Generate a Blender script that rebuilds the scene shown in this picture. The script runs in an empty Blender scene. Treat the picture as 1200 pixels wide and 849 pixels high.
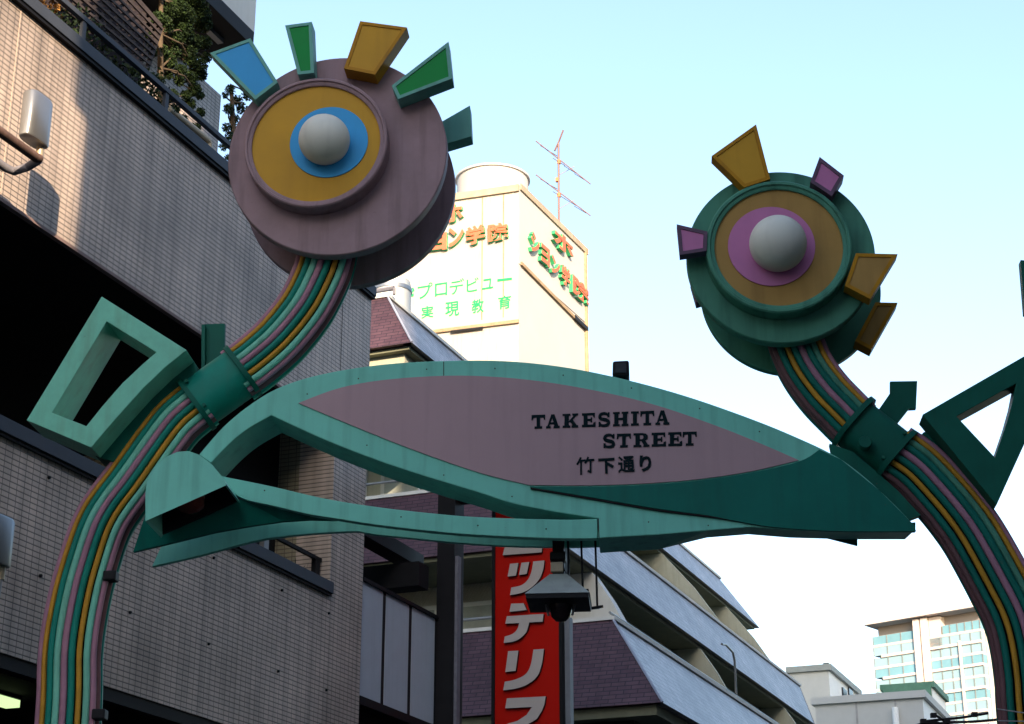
import bpy, bmesh, math, random
from mathutils import Vector, Matrix
random.seed(7)
R = math.radians
SC = bpy.context.scene
COL = SC.collection

# ------------------------------------------------------------------ camera, sky, sun, exposure
FPX, HOR = 2150.0, 826.0                       # focal length in photo pixels; horizon below the picture centre
PITCH = math.atan(HOR / FPX)
cam = bpy.data.cameras.new('camera'); cam_o = bpy.data.objects.new('camera', cam); COL.objects.link(cam_o)
cam_o.location = (0, 0, 1.6); cam_o.rotation_euler = (math.pi/2 + PITCH, 0, 0)
cam.sensor_width = 36; cam.lens = FPX / 1200 * 36; cam.clip_start = .1; cam.clip_end = 6000
SC.camera = cam_o

SUN_EL = R(18)
SUN_H = Vector((.145, -.99, 0)).normalized()   # horizontal direction towards the sun (behind the camera)
world = bpy.data.worlds.new('World'); SC.world = world; world.use_nodes = True
wn = world.node_tree.nodes; wl = world.node_tree.links
sky = wn.new('ShaderNodeTexSky'); sky.sky_type = 'NISHITA'; sky.sun_disc = False
sky.sun_elevation = SUN_EL; sky.sun_rotation = math.atan2(SUN_H.x, SUN_H.y)
sky.air_density = 1.0; sky.dust_density = 1.4; sky.ozone_density = .7
wl.new(sky.outputs[0], wn['Background'].inputs[0]); wn['Background'].inputs[1].default_value = .15
sun = bpy.data.lights.new('sun', 'SUN'); sun.energy = 3.7; sun.angle = R(.3); sun.color = (1, .76, .52)
sun_o = bpy.data.objects.new('sun', sun); COL.objects.link(sun_o)
sdir = Vector((SUN_H.x*math.cos(SUN_EL), SUN_H.y*math.cos(SUN_EL), math.sin(SUN_EL)))
sun_o.rotation_euler = sdir.to_track_quat('Z', 'Y').to_euler(); sun_o.location = (10, -20, 40)
SC.view_settings.view_transform = 'Standard'; SC.view_settings.look = 'None'
SC.view_settings.exposure = 1.62; SC.view_settings.gamma = 1

# ------------------------------------------------------------------ measuring: photo pixel -> point on a real plane
CF = Vector((0, math.cos(PITCH), math.sin(PITCH))); CU = Vector((0, -math.sin(PITCH), math.cos(PITCH)))
def ray(px, py): return CF + Vector(((px-600)/FPX, 0, 0)) + CU*((424.5-py)/FPX)
def at_depth(px, py, Y): r = ray(px, py); return r*(Y/r.y) + Vector((0, 0, 1.6))
class Frame:
    """local x, y (horizontal) and z of a thing; x axis at angle ang"""
    def __init__(s, ox, oy, ang):
        s.o = (ox, oy); s.ang = ang
        s.ex = Vector((math.cos(ang), math.sin(ang), 0)); s.ey = Vector((-math.sin(ang), math.cos(ang), 0))
    def loc(s, P):
        v = Vector((P[0]-s.o[0], P[1]-s.o[1], 0)); return Vector((v.dot(s.ex), v.dot(s.ey), P[2]))
    def world(s, x, y, z): return Vector((s.o[0], s.o[1], 0)) + s.ex*x + s.ey*y + Vector((0, 0, z))
    def y(s, px, py, yy):
        r = ray(px, py); t = (yy - s.loc((0, 0, 0)).y)/r.dot(s.ey); return s.loc((r.x*t, r.y*t, 1.6+r.z*t))
    def x(s, px, py, xx):
        r = ray(px, py); t = (xx - s.loc((0, 0, 0)).x)/r.dot(s.ex); return s.loc((r.x*t, r.y*t, 1.6+r.z*t))
    def z(s, px, py, zz):
        r = ray(px, py); t = (zz-1.6)/r.z; return s.loc((r.x*t, r.y*t, zz))
STREET = R(90-21.7)

# ------------------------------------------------------------------ materials
MATS = {}
def mat(name, col, rough=.5, metal=0, var=.18, scale=3, streak=0, bump=0, bscale=40, emit=None, spec=.13, dirt=(.06, .055, .05), wear=0):
    if name in MATS: return MATS[name]
    m = bpy.data.materials.new(name); m.use_nodes = True; n = m.node_tree.nodes; l = m.node_tree.links
    b = n['Principled BSDF']; b.inputs['Roughness'].default_value = rough; b.inputs['Metallic'].default_value = metal
    b.inputs['Specular IOR Level'].default_value = spec
    tc = n.new('ShaderNodeTexCoord')
    nz = n.new('ShaderNodeTexNoise'); nz.inputs['Scale'].default_value = scale; nz.inputs['Detail'].default_value = 8; nz.inputs['Roughness'].default_value = .65
    l.new(tc.outputs['Object'], nz.inputs['Vector'])
    mr = n.new('ShaderNodeMapRange'); mr.inputs[1].default_value = .3; mr.inputs[2].default_value = .72
    mr.inputs[3].default_value = 1-var; mr.inputs[4].default_value = 1+var
    l.new(nz.outputs[0], mr.inputs[0])
    mx = n.new('ShaderNodeMix'); mx.data_type = 'RGBA'; mx.blend_type = 'MULTIPLY'; mx.inputs[0].default_value = 1
    mx.inputs[6].default_value = (*col, 1); l.new(mr.outputs[0], mx.inputs[7]); out = mx.outputs[2]
    if streak:
        mp = n.new('ShaderNodeMapping'); mp.inputs['Scale'].default_value = (9, 9, .7); l.new(tc.outputs['Object'], mp.inputs[0])
        n2 = n.new('ShaderNodeTexNoise'); n2.inputs['Scale'].default_value = 1.6; n2.inputs['Detail'].default_value = 5; l.new(mp.outputs[0], n2.inputs[0])
        r2 = n.new('ShaderNodeMapRange'); r2.inputs[1].default_value = .5; r2.inputs[2].default_value = .78; r2.inputs[3].default_value = 0; r2.inputs[4].default_value = streak
        l.new(n2.outputs[0], r2.inputs[0])
        m2 = n.new('ShaderNodeMix'); m2.data_type = 'RGBA'; l.new(r2.outputs[0], m2.inputs[0]); l.new(out, m2.inputs[6]); m2.inputs[7].default_value = (*dirt, 1)
        out = m2.outputs[2]
    if wear:                                      # small rust spots and chips
        n4 = n.new('ShaderNodeTexNoise'); n4.inputs['Scale'].default_value = 11; n4.inputs['Detail'].default_value = 9; n4.inputs['Roughness'].default_value = .75; l.new(tc.outputs['Object'], n4.inputs[0])
        r4 = n.new('ShaderNodeMapRange'); r4.inputs[1].default_value = .665; r4.inputs[2].default_value = .70; r4.inputs[3].default_value = 0; r4.inputs[4].default_value = wear; l.new(n4.outputs[0], r4.inputs[0])
        m4 = n.new('ShaderNodeMix'); m4.data_type = 'RGBA'; l.new(r4.outputs[0], m4.inputs[0]); l.new(out, m4.inputs[6]); m4.inputs[7].default_value = (.09, .05, .03, 1); out = m4.outputs[2]
    l.new(out, b.inputs['Base Color'])
    rr = n.new('ShaderNodeMapRange'); rr.inputs[3].default_value = max(.05, rough-.12); rr.inputs[4].default_value = min(1, rough+.15)
    l.new(nz.outputs[0], rr.inputs[0]); l.new(rr.outputs[0], b.inputs['Roughness'])
    if bump:
        n3 = n.new('ShaderNodeTexNoise'); n3.inputs['Scale'].default_value = bscale; n3.inputs['Detail'].default_value = 4; l.new(tc.outputs['Object'], n3.inputs[0])
        bp = n.new('ShaderNodeBump'); bp.inputs['Strength'].default_value = bump; bp.inputs['Distance'].default_value = .01
        l.new(n3.outputs[0], bp.inputs['Height']); l.new(bp.outputs[0], b.inputs['Normal'])
    if emit: b.inputs['Emission Color'].default_value = (*emit[:3], 1); b.inputs['Emission Strength'].default_value = emit[3]
    MATS[name] = m; return m
def tile_mat(name, c1, c2, mortar, axis, w=.1, h=.05, gap=.006, rough=.4, off=0, bump=.5, stain=.25, rowdark=0, spec=.25):
    """small fired wall tiles; axis 'x' for walls running along local x, 'y' for walls along local y"""
    m = bpy.data.materials.new(name); m.use_nodes = True; n = m.node_tree.nodes; l = m.node_tree.links
    b = n['Principled BSDF']; b.inputs['Roughness'].default_value = rough; b.inputs['Specular IOR Level'].default_value = spec
    tc = n.new('ShaderNodeTexCoord'); sp = n.new('ShaderNodeSeparateXYZ'); cb = n.new('ShaderNodeCombineXYZ')
    l.new(tc.outputs['Object'], sp.inputs[0]); l.new(sp.outputs[0 if axis == 'x' else 1], cb.inputs[0]); l.new(sp.outputs[2], cb.inputs[1])
    br = n.new('ShaderNodeTexBrick'); br.offset = off; br.inputs['Scale'].default_value = 1
    br.inputs['Brick Width'].default_value = w; br.inputs['Row Height'].default_value = h; br.inputs['Mortar Size'].default_value = gap
    br.inputs['Mortar Smooth'].default_value = .3; br.inputs['Bias'].default_value = 0
    br.inputs['Color1'].default_value = (*c1, 1); br.inputs['Color2'].default_value = (*c2, 1); br.inputs['Mortar'].default_value = (*mortar, 1)
    l.new(cb.outputs[0], br.inputs['Vector'])
    nz = n.new('ShaderNodeTexNoise'); nz.inputs['Scale'].default_value = .8; nz.inputs['Detail'].default_value = 7; l.new(tc.outputs['Object'], nz.inputs[0])
    mr = n.new('ShaderNodeMapRange'); mr.inputs[1].default_value = .3; mr.inputs[2].default_value = .7; mr.inputs[3].default_value = 1-stain; mr.inputs[4].default_value = 1+stain*.5
    l.new(nz.outputs[0], mr.inputs[0])
    mp = n.new('ShaderNodeMapping'); mp.inputs['Scale'].default_value = (7, 7, .35); l.new(tc.outputs['Object'], mp.inputs[0])
    n2 = n.new('ShaderNodeTexNoise'); n2.inputs['Scale'].default_value = 1; n2.inputs['Detail'].default_value = 4; l.new(mp.outputs[0], n2.inputs[0])
    r2 = n.new('ShaderNodeMapRange'); r2.inputs[1].default_value = .45; r2.inputs[2].default_value = .8; r2.inputs[3].default_value = 1; r2.inputs[4].default_value = 1-stain
    l.new(n2.outputs[0], r2.inputs[0])
    mu = n.new('ShaderNodeMath'); mu.operation = 'MULTIPLY'; l.new(mr.outputs[0], mu.inputs[0]); l.new(r2.outputs[0], mu.inputs[1])
    mx = n.new('ShaderNodeMix'); mx.data_type = 'RGBA'; mx.blend_type = 'MULTIPLY'; mx.inputs[0].default_value = 1
    bc = br.outputs[0]
    if rowdark:                                   # the bed joints are wider than the upright ones
        dv = n.new('ShaderNodeMath'); dv.operation = 'DIVIDE'; l.new(sp.outputs[2], dv.inputs[0]); dv.inputs[1].default_value = h
        fr = n.new('ShaderNodeMath'); fr.operation = 'FRACT'; l.new(dv.outputs[0], fr.inputs[0])
        ls = n.new('ShaderNodeMapRange'); ls.inputs[1].default_value = .12; ls.inputs[2].default_value = .26; ls.inputs[3].default_value = 1; ls.inputs[4].default_value = 0; l.new(fr.outputs[0], ls.inputs[0])
        sc_ = n.new('ShaderNodeMath'); sc_.operation = 'MULTIPLY'; l.new(ls.outputs[0], sc_.inputs[0]); sc_.inputs[1].default_value = rowdark
        mj = n.new('ShaderNodeMix'); mj.data_type = 'RGBA'; l.new(sc_.outputs[0], mj.inputs[0]); l.new(bc, mj.inputs[6]); mj.inputs[7].default_value = (*mortar, 1); bc = mj.outputs[2]
    l.new(bc, mx.inputs[6]); l.new(mu.outputs[0], mx.inputs[7]); l.new(mx.outputs[2], b.inputs['Base Color'])
    bp = n.new('ShaderNodeBump'); bp.inputs['Strength'].default_value = bump; bp.inputs['Distance'].default_value = .006; bp.invert = True
    l.new(br.outputs[1], bp.inputs['Height']); l.new(bp.outputs[0], b.inputs['Normal'])
    MATS[name] = m; return m
MINT = mat('mint_paint', (0.189, 0.581, 0.472), .5, var=.07, streak=.35, dirt=(.05, .12, .09), wear=.7, bump=.12, bscale=9)
PIPETEAL = mat('teal_pipe_paint', (0.009, 0.210, 0.158), .42, var=.12, streak=.2, scale=9, wear=.7, bump=.12, bscale=9)
TEAL = mat('deep_green_and_shade_paint', (0.006, 0.143, 0.112), .45, var=.12, streak=.3, dirt=(.01, .05, .04), wear=.7, bump=.12, bscale=9)  # dark green paint, deepened further for shade on blade and crescent
DKGREEN = mat('dark_green_paint', (0.006, 0.105, 0.075), .5, var=.15, streak=.3, dirt=(.01, .04, .03), wear=.7, bump=.12, bscale=9)
HEADGREEN = mat('weathered_green_paint', (0.075, 0.25, 0.175), .5, var=.14, streak=.55, dirt=(.015, .05, .04), wear=.7, bump=.12, bscale=9)
MAUVE = mat('mauve_paint', (0.42, 0.285, 0.31), .5, var=.05, streak=.12, scale=1.2, dirt=(.1, .06, .08))
HEADMAUVE = mat('weathered_mauve_paint', (0.32, 0.215, 0.235), .5, var=.16, streak=.45, dirt=(.07, .045, .05), wear=.7, bump=.12, bscale=9)
PIPEMAUVE = mat('pink_mauve_pipe_paint', (0.375, 0.188, 0.255), .4, var=.12, streak=.2, scale=9, dirt=(.12, .07, .08), wear=.7, bump=.12, bscale=9)
PIPEORANGE = mat('ochre_pipe_paint', (0.50, 0.25, 0.03), .4, var=.15, streak=.25, scale=9, dirt=(.2, .1, .03), wear=.7, bump=.12, bscale=9)
PIPEBROWN = mat('faded_mauve_brown_paint', (0.150, 0.075, 0.083), .5, var=.15, streak=.3, scale=9)
PIPEMINT = mat('mint_pipe_paint', (0.180, 0.540, 0.405), .42, var=.1, streak=.35, scale=9, dirt=(.12, .12, .06), wear=.7, bump=.12, bscale=9)
OCHRE = mat('ochre_paint', (0.56, 0.30, 0.03), .5, var=.07, streak=.15, dirt=(.2, .09, .02))
OCHREFADED = mat('faded_ochre_paint', (0.40, 0.235, 0.07), .5, var=.1, streak=.3, dirt=(.15, .08, .03))
OCHREDARK = mat('dark_ochre_frame_paint', (0.450, 0.210, 0.012), .5, var=.1, streak=.3)
BLUE = mat('sky_blue_paint', (0.053, 0.352, 0.705), .5, var=.06, streak=.1, dirt=(.05, .2, .35))
BRIGHTGREEN = mat('bright_green_paint', (0.006, 0.255, 0.053), .5, var=.08)
PINK = mat('orchid_pink_paint', (0.55, 0.20, 0.40), .5, var=.07, streak=.12, dirt=(.2, .08, .15))
PALEFRAME = mat('pale_sea_green_paint', (0.150, 0.405, 0.345), .5, var=.1, streak=.3, wear=.7, bump=.12, bscale=9)
PURPLEFRAME = mat('grey_mauve_frame_paint', (0.135, 0.083, 0.135), .5, var=.12, streak=.3)
GLOBE = mat('milky_globe', (.72, .72, .65), .4, var=.04, streak=.2, scale=4, dirt=(.3, .29, .25))
INK = mat('dark_letter_paint', (.004, .014, .018), .85, var=.1, spec=.1)
BLACK = mat('black_metal', (.012, .012, .014), .5, var=.2)
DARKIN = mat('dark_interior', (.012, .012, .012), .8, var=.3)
RUSTRED = mat('dull_red_glass', (.10, .025, .02), .25)
COPING = mat('blue_grey_coping', (.055, .065, .085), .45, var=.15, streak=.3)
STEEL = mat('brushed_aluminium', (.30, .31, .32), .36, metal=.7, var=.06)
BROWNPIPE = mat('brown_conduit', (.14, .09, .075), .5, var=.35, scale=14)
GREYPIPE = mat('grey_conduit', (.17, .17, .2), .5, var=.2, scale=14)
WOOD = mat('weathered_trellis_wood', (.075, .06, .058), .7, var=.3, streak=.3)
CREAM = mat('cream_render', (.42, .42, .33), .8, var=.1, streak=.3, bump=.3, dirt=(.2, .19, .14))
PALEWALL = mat('pale_painted_wall', (.62, .63, .60), .7, var=.05, streak=.15, dirt=(.4, .38, .33))
SOFFIT = mat('grey_green_soffit', (.17, .18, .13), .8, var=.15)
PANELW = mat('pale_grey_panel', (.48, .51, .56), .35, var=.05, streak=.12, dirt=(.2, .2, .2))
GLASS = mat('dark_window_glass', (.04, .05, .06), .08, var=.3)
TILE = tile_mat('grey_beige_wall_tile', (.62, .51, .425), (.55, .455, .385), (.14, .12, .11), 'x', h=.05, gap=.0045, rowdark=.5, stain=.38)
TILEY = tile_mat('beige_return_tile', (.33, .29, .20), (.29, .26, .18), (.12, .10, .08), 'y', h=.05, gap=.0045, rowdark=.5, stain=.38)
PURP = tile_mat('purple_roof_tile', (.10, .055, .07), (.075, .04, .055), (.03, .02, .03), 'y', w=.22, h=.07, gap=.008, rough=.5, off=.5)
BLUETILE = tile_mat('blue_grey_roof_tile', (.38, .35, .36), (.22, .205, .215), (.12, .11, .115), 'x', w=.10, h=.10, gap=.008, rough=.4, off=.5, stain=.4, spec=.6)

# ------------------------------------------------------------------ mesh helpers
class MB:
    def __init__(s): s.v = []; s.f = []
    def add(s, vs, fs):
        k = len(s.v); s.v += [tuple(v) for v in vs]; s.f += [tuple(i+k for i in f) for f in fs]; return s
    def box(s, x0, x1, y0, y1, z0, z1):
        x0, x1 = sorted((x0, x1)); y0, y1 = sorted((y0, y1)); z0, z1 = sorted((z0, z1))
        v = [(x, y, z) for z in (z0, z1) for y in (y0, y1) for x in (x0, x1)]
        return s.add(v, [(0, 2, 3, 1), (4, 5, 7, 6), (0, 1, 5, 4), (2, 6, 7, 3), (0, 4, 6, 2), (1, 3, 7, 5)])
    def hexa(s, a, b):
        """solid between two point loops of the same length (a the near one)"""
        n = len(a)
        return s.add(list(a)+list(b), [tuple(range(n)), tuple(range(2*n-1, n-1, -1))] + [(i, i+n, (i+1) % n + n, (i+1) % n) for i in range(n)])
    def prism(s, pts, y0, y1):                         # pts (x, z) extruded along y
        return s.hexa([(p[0], y0, p[1]) for p in pts], [(p[0], y1, p[1]) for p in pts])
    def tube(s, pts, r, n=10, r2=None, caps=True):
        pts = [Vector(p) for p in pts]; m = len(pts); k = len(s.v)
        t0 = (pts[1]-pts[0]).normalized(); up = Vector((0, 1, 0)) if abs(t0.y) < .8 else Vector((1, 0, 0))
        for i, p in enumerate(pts):
            t = (pts[min(i+1, m-1)]-pts[max(i-1, 0)]).normalized(); a = t.cross(up).normalized(); b = a.cross(t).normalized()
            rr = r + (r2-r)*i/(m-1) if r2 is not None else r
            for j in range(n):
                w = 2*math.pi*j/n; s.v.append(tuple(p + a*rr*math.cos(w) + b*rr*math.sin(w)))
        for i in range(m-1):
            for j in range(n): s.f.append((k+i*n+j, k+i*n+(j+1) % n, k+(i+1)*n+(j+1) % n, k+(i+1)*n+j))
        if caps: s.f.append(tuple(k+j for j in range(n-1, -1, -1))); s.f.append(tuple(k+(m-1)*n+j for j in range(n)))
        return s
    def lathe(s, cx, cz, prof, n=80, ax='y'):            # prof (r, along) round an axis parallel to y (or z: cx, cy)
        k = len(s.v); m = len(prof)
        for r, y in prof:
            for j in range(n):
                w = 2*math.pi*j/n
                s.v.append((cx+r*math.cos(w), y, cz+r*math.sin(w)) if ax == 'y' else (cx+r*math.cos(w), cz+r*math.sin(w), y))
        for i in range(m-1):
            for j in range(n): s.f.append((k+i*n+j, k+i*n+(j+1) % n, k+(i+1)*n+(j+1) % n, k+(i+1)*n+j))
        return s
    def mesh(s, name, m, smooth=None):
        me = bpy.data.meshes.new(name); me.from_pydata(s.v, [], s.f); me.validate()
        bm = bmesh.new(); bm.from_mesh(me); bmesh.ops.recalc_face_normals(bm, faces=bm.faces); bm.to_mesh(me); bm.free()
        for mm in (m if isinstance(m, (list, tuple)) else [m]): me.materials.append(mm)
        if smooth:
            me.polygons.foreach_set('use_smooth', [True]*len(me.polygons)); me.set_sharp_from_angle(angle=R(smooth))
        return me
    def build(s, name, m, parent=None, smooth=None, bevel=0):
        o = bpy.data.objects.new(name, s.mesh(name, m, smooth)); COL.objects.link(o); o.parent = parent
        if bevel:
            b = o.modifiers.new('bevel', 'BEVEL'); b.width = bevel; b.segments = 2; b.limit_method = 'ANGLE'; b.angle_limit = R(40)
        return o
def tag(o, label=None, cat=None, group=None, kind=None):
    if label: o['label'] = label
    if cat: o['category'] = cat
    if group: o['group'] = group
    if kind: o['kind'] = kind
    return o
def thing(name, fr, label, cat, group=None, z=0):
    o = bpy.data.objects.new(name, None); COL.objects.link(o); o.location = (fr.o[0], fr.o[1], z); o.rotation_euler = (0, 0, fr.ang)
    return tag(o, label, cat, group)
def empty_part(name, parent):
    o = bpy.data.objects.new(name, None); COL.objects.link(o); o.parent = parent; return o
def spline(pts, n=8, closed=False):
    P = [Vector(p) for p in pts]; m = len(P); out = []
    for i in range(m if closed else m-1):
        if closed: a, b, c, d = P[(i-1) % m], P[i], P[(i+1) % m], P[(i+2) % m]
        else: a, b, c, d = P[max(i-1, 0)], P[i], P[i+1], P[min(i+2, m-1)]
        for k in range(n):
            t = k/n
            out.append(.5*((2*b) + (c-a)*t + (2*a-5*b+4*c-d)*t*t + (3*b-a-3*c+d)*t**3))
    if not closed: out.append(P[-1])
    return out
def text_part(body, name, m, parent, quad, depth, bold=0, size=1, smooth=None):
    """lettering as flat solid geometry laid on the four corners quad (tl, tr, br, bl), raised along the quad's normal by depth"""
    c = bpy.data.curves.new('lettering', 'FONT'); c.body = body; c.size = 1; c.offset = bold; c.resolution_u = 3
    o = bpy.data.objects.new('lettering', c); COL.objects.link(o)
    dg = bpy.context.evaluated_depsgraph_get(); dg.update()
    me = o.evaluated_get(dg).to_mesh()
    vs = [v.co.copy() for v in me.vertices]; fs = [tuple(p.vertices) for p in me.polygons]
    bpy.data.objects.remove(o); bpy.data.curves.remove(c)
    x0 = min(v.x for v in vs); x1 = max(v.x for v in vs); y0 = min(v.y for v in vs); y1 = max(v.y for v in vs)
    tl, tr, br, bl = [Vector(q) for q in quad]
    nrm = (tr-tl).cross(tl-bl).normalized()
    def mp(v, h):
        u = (v.x-x0)/(x1-x0); w = (v.y-y0)/(y1-y0)
        return (bl*(1-u)*(1-w) + br*u*(1-w) + tr*u*w + tl*(1-u)*w) + nrm*h
    bm = bmesh.new(); bv = [bm.verts.new(mp(v, depth)) for v in vs]
    for f in fs:
        try: bm.faces.new([bv[i] for i in f])
        except ValueError: pass
    bmesh.ops.remove_doubles(bm, verts=bm.verts, dist=1e-5)
    ret = bmesh.ops.extrude_face_region(bm, geom=list(bm.faces))
    for g in ret['geom']:
        if isinstance(g, bmesh.types.BMVert): g.co -= nrm*(depth*.98)
    bmesh.ops.recalc_face_normals(bm, faces=bm.faces)
    me = bpy.data.meshes.new(name); bm.to_mesh(me); bm.free()
    for mm in (m if isinstance(m, (list, tuple)) else [m]): me.materials.append(mm)
    if isinstance(m, (list, tuple)):
        for p in me.polygons: p.material_index = 0 if abs(p.normal.dot(nrm)) > .9 else 1
    ob = bpy.data.objects.new(name, me); COL.objects.link(ob); ob.parent = parent
    return ob

# ------------------------------------------------------------------ ground
MB().box(-1500, 1500, -1500, 1500, -.5, 0).build('ground', mat('ground_asphalt', (.045, .045, .047), .85, var=.2, scale=.6, bump=.3))
tag(bpy.data.objects['ground'], kind='structure')
LB = Frame(-1.7466, 21.0, STREET)               # left tiled building: origin at the foot of its far corner, x along the street, y into the building
w_ = LB.world(0, 0, 0)
ps = MB(); ps.box(-60, 90, -9.5, -.3, .0, .12)
po = ps.build('pavement', mat('pavement_paving', (.07, .068, .066), .8, var=.2, scale=2, bump=.2)); po.location = (LB.o[0], LB.o[1], 0); po.rotation_euler = (0, 0, STREET); tag(po, kind='structure')

# ================================================================== THE STREET GATE
GA = Frame(0, 10.5, R(-4.5))
gate = thing('street_gate', GA, 'mint green and mauve street gate arch with two round flower heads on bent pipe pillars', 'street gate', z=0)
def G(px, py, y=0.0): p = GA.y(px, py, y); return (p.x, p.z)
def GP(pts, y=0.0): return [G(a, b, y) for a, b in pts]

def sub_offset(pts, d):
    """inset a convex polygon of (x, z) by d"""
    n = len(pts); ar = sum(pts[i][0]*pts[(i+1) % n][1]-pts[(i+1) % n][0]*pts[i][1] for i in range(n)); sg = 1 if ar > 0 else -1
    L = []
    for i in range(n):
        a = Vector(pts[i]); b = Vector(pts[(i+1) % n]); t = (b-a).normalized(); nn = Vector((-t.y, t.x))*sg
        L.append((a+nn*d, t))
    out = []
    for i in range(n):
        p, t = L[i-1]; q, u = L[i]; den = t.x*u.y-t.y*u.x
        k = ((q.x-p.x)*u.y-(q.y-p.y)*u.x)/den; out.append(tuple(p+t*k))
    return out

# --- sign board -----------------------------------------------------
top = [tuple(v) for v in spline([(233,533),(262,500),(295,473),(330,453),(380,438),(450,427),(520,423),(590,423),(660,430),(730,444),(800,463),(870,487),(930,511),(985,538),(1030,574),(1072,616)], 5)]
slot_top = [tuple(v) for v in spline([(701,608),(650,600),(600,590),(560,577),(500,559),(440,539),(379,515),(318,487)], 4)]
inner = [tuple(v) for v in spline([(318,487),(290,503),(268,521),(247,543)], 4)]
right_low = [(1070,624),(1000,624),(930,622),(880,618),(830,622),(770,627),(715,630)]
leaf = top + right_low + [(701,631)] + slot_top + inner[1:]
fl_ = GP(leaf); bk_ = [(p[0], p[1]+(.05 if (q_ in right_low and q_[0] >= 825) or q_[0] > 1040 else 0)) for p, q_ in zip(fl_, leaf)]
sign = MB().hexa([(p[0], 0, p[1]) for p in fl_], [(p[0], .34, p[1]) for p in bk_]).build('sign_board', MINT, gate, bevel=.006)
# lower beam (front strip) left of the joint
bt = [tuple(v) for v in spline([(259,558),(318,570),(379,584),(440,594),(500,601),(560,606),(656,609),(700,608)], 4)]
bb = [tuple(v) for v in spline([(700,631),(650,631),(560,627),(500,622),(440,615),(395,608),(363,603),(320,593),(286,585),(266,572)], 4)]
MB().prism(GP(bt+bb), .002, .06).build('lower_beam', MINT, gate, bevel=.004)
# front tail blade, dark green deepened for its shade, its lower edge leaning back
bl_top = [(171,601),(191,598),(240,586),(286,586),(320,594),(363,604),(395,609)]
bl_bot = [(156,647),(190,639),(251,624),(290,617),(331,611),(363,609),(394,609.5)]
a = [(*G(p[0], p[1], .03), .03) for p in bl_top]; b = [(*G(p[0], p[1], .10), .10) for p in bl_bot]
m_ = MB(); nT = len(a)
vf = [(p[0], p[2], p[1]) for p in a] + [(p[0], p[2], p[1]) for p in b]
vb = [(p[0], p[2]+.03, p[1]) for p in a] + [(p[0], p[2]+.03, p[1]) for p in b]
fs = []
for i in range(nT-1):
    fs.append((i, i+1, nT+i+1, nT+i)); fs.append((2*nT+i, 3*nT+i, 3*nT+i+1, 2*nT+i+1))
    fs.append((nT+i, nT+i+1, 3*nT+i+1, 3*nT+i)); fs.append((i+1, i, 2*nT+i, 2*nT+i+1))
fs.append((0, nT, 3*nT, 2*nT)); fs.append((nT-1, 2*nT+nT-1, 3*nT+nT-1, 2*nT-1))
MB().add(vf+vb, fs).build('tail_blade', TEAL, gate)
# rear plate of the lower beam
rt = [tuple(v) for v in spline([(196,625),(290,596),(400,598),(440,601),(560,612),(700,618),(760,621)], 4)]
rb = [tuple(v) for v in spline([(760,637),(700,640),(650,641),(560,638),(440,626.5),(411,623),(315,631),(235,651),(178,664)], 4)]
MB().prism(GP(rt+rb, .34), .34, .38).build('rear_beam', MINT, gate, bevel=.003)
# rear tail fin under the right tip
MB().prism(GP([(880,618),(946,620),(1073,612),(1073,623),(1005,626),(1005,639),(946,624),(920,623)], .34), .345, .37).build('rear_tail', DKGREEN, gate)
# black shadow box of the underside, the closed bottom between the two plates on the right
# mauve lens and dark green crescent (deepened for shade): sheet panels fixed on the front
lens_top = [tuple(v) for v in spline([(350,473),(400,455),(460,445),(540,441),(620,446),(700,459),(770,476),(840,500),(890,520),(936,540)], 5)]
lens_bot = [tuple(v) for v in spline([(936,540),(880,553),(820,562),(760,567),(690,569.5),(620,569)], 5)][1:]
lens_bot2 = [tuple(v) for v in spline([(620,569),(560,554),(480,526),(410,498),(350,473)], 5)][1:-1]
MB().prism(GP(lens_top+lens_bot+lens_bot2), -.008, .004).build('lens_panel', MAUVE, gate)
cr_top = [tuple(v) for v in spline([(621,571),(690,571.5),(760,569),(820,564),(880,555),(936,542),(960,528)], 5)]
cr = cr_top + [(985,539.5),(1030,575.5),(1071.5,617)] + [tuple(v) for v in spline([(1072,623.6),(980,623.4),(905,618.5),(860,611),(830,605),(770,597),(700,585),(622,572)], 5)]
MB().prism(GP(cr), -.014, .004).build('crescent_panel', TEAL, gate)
cs = [tuple(v) for v in spline([(1073,622.6),(980,622.4),(905,617.8),(860,610.6),(830,606),(770,598.6),(700,586.5),(622,573)], 6)]
MB().tube([(*G(p[0], p[1], -.006),) and (G(p[0], p[1])[0], -.008, G(p[0], p[1])[1]) for p in cs], .006, 6).build('crescent_trim', BLACK, gate)

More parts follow.
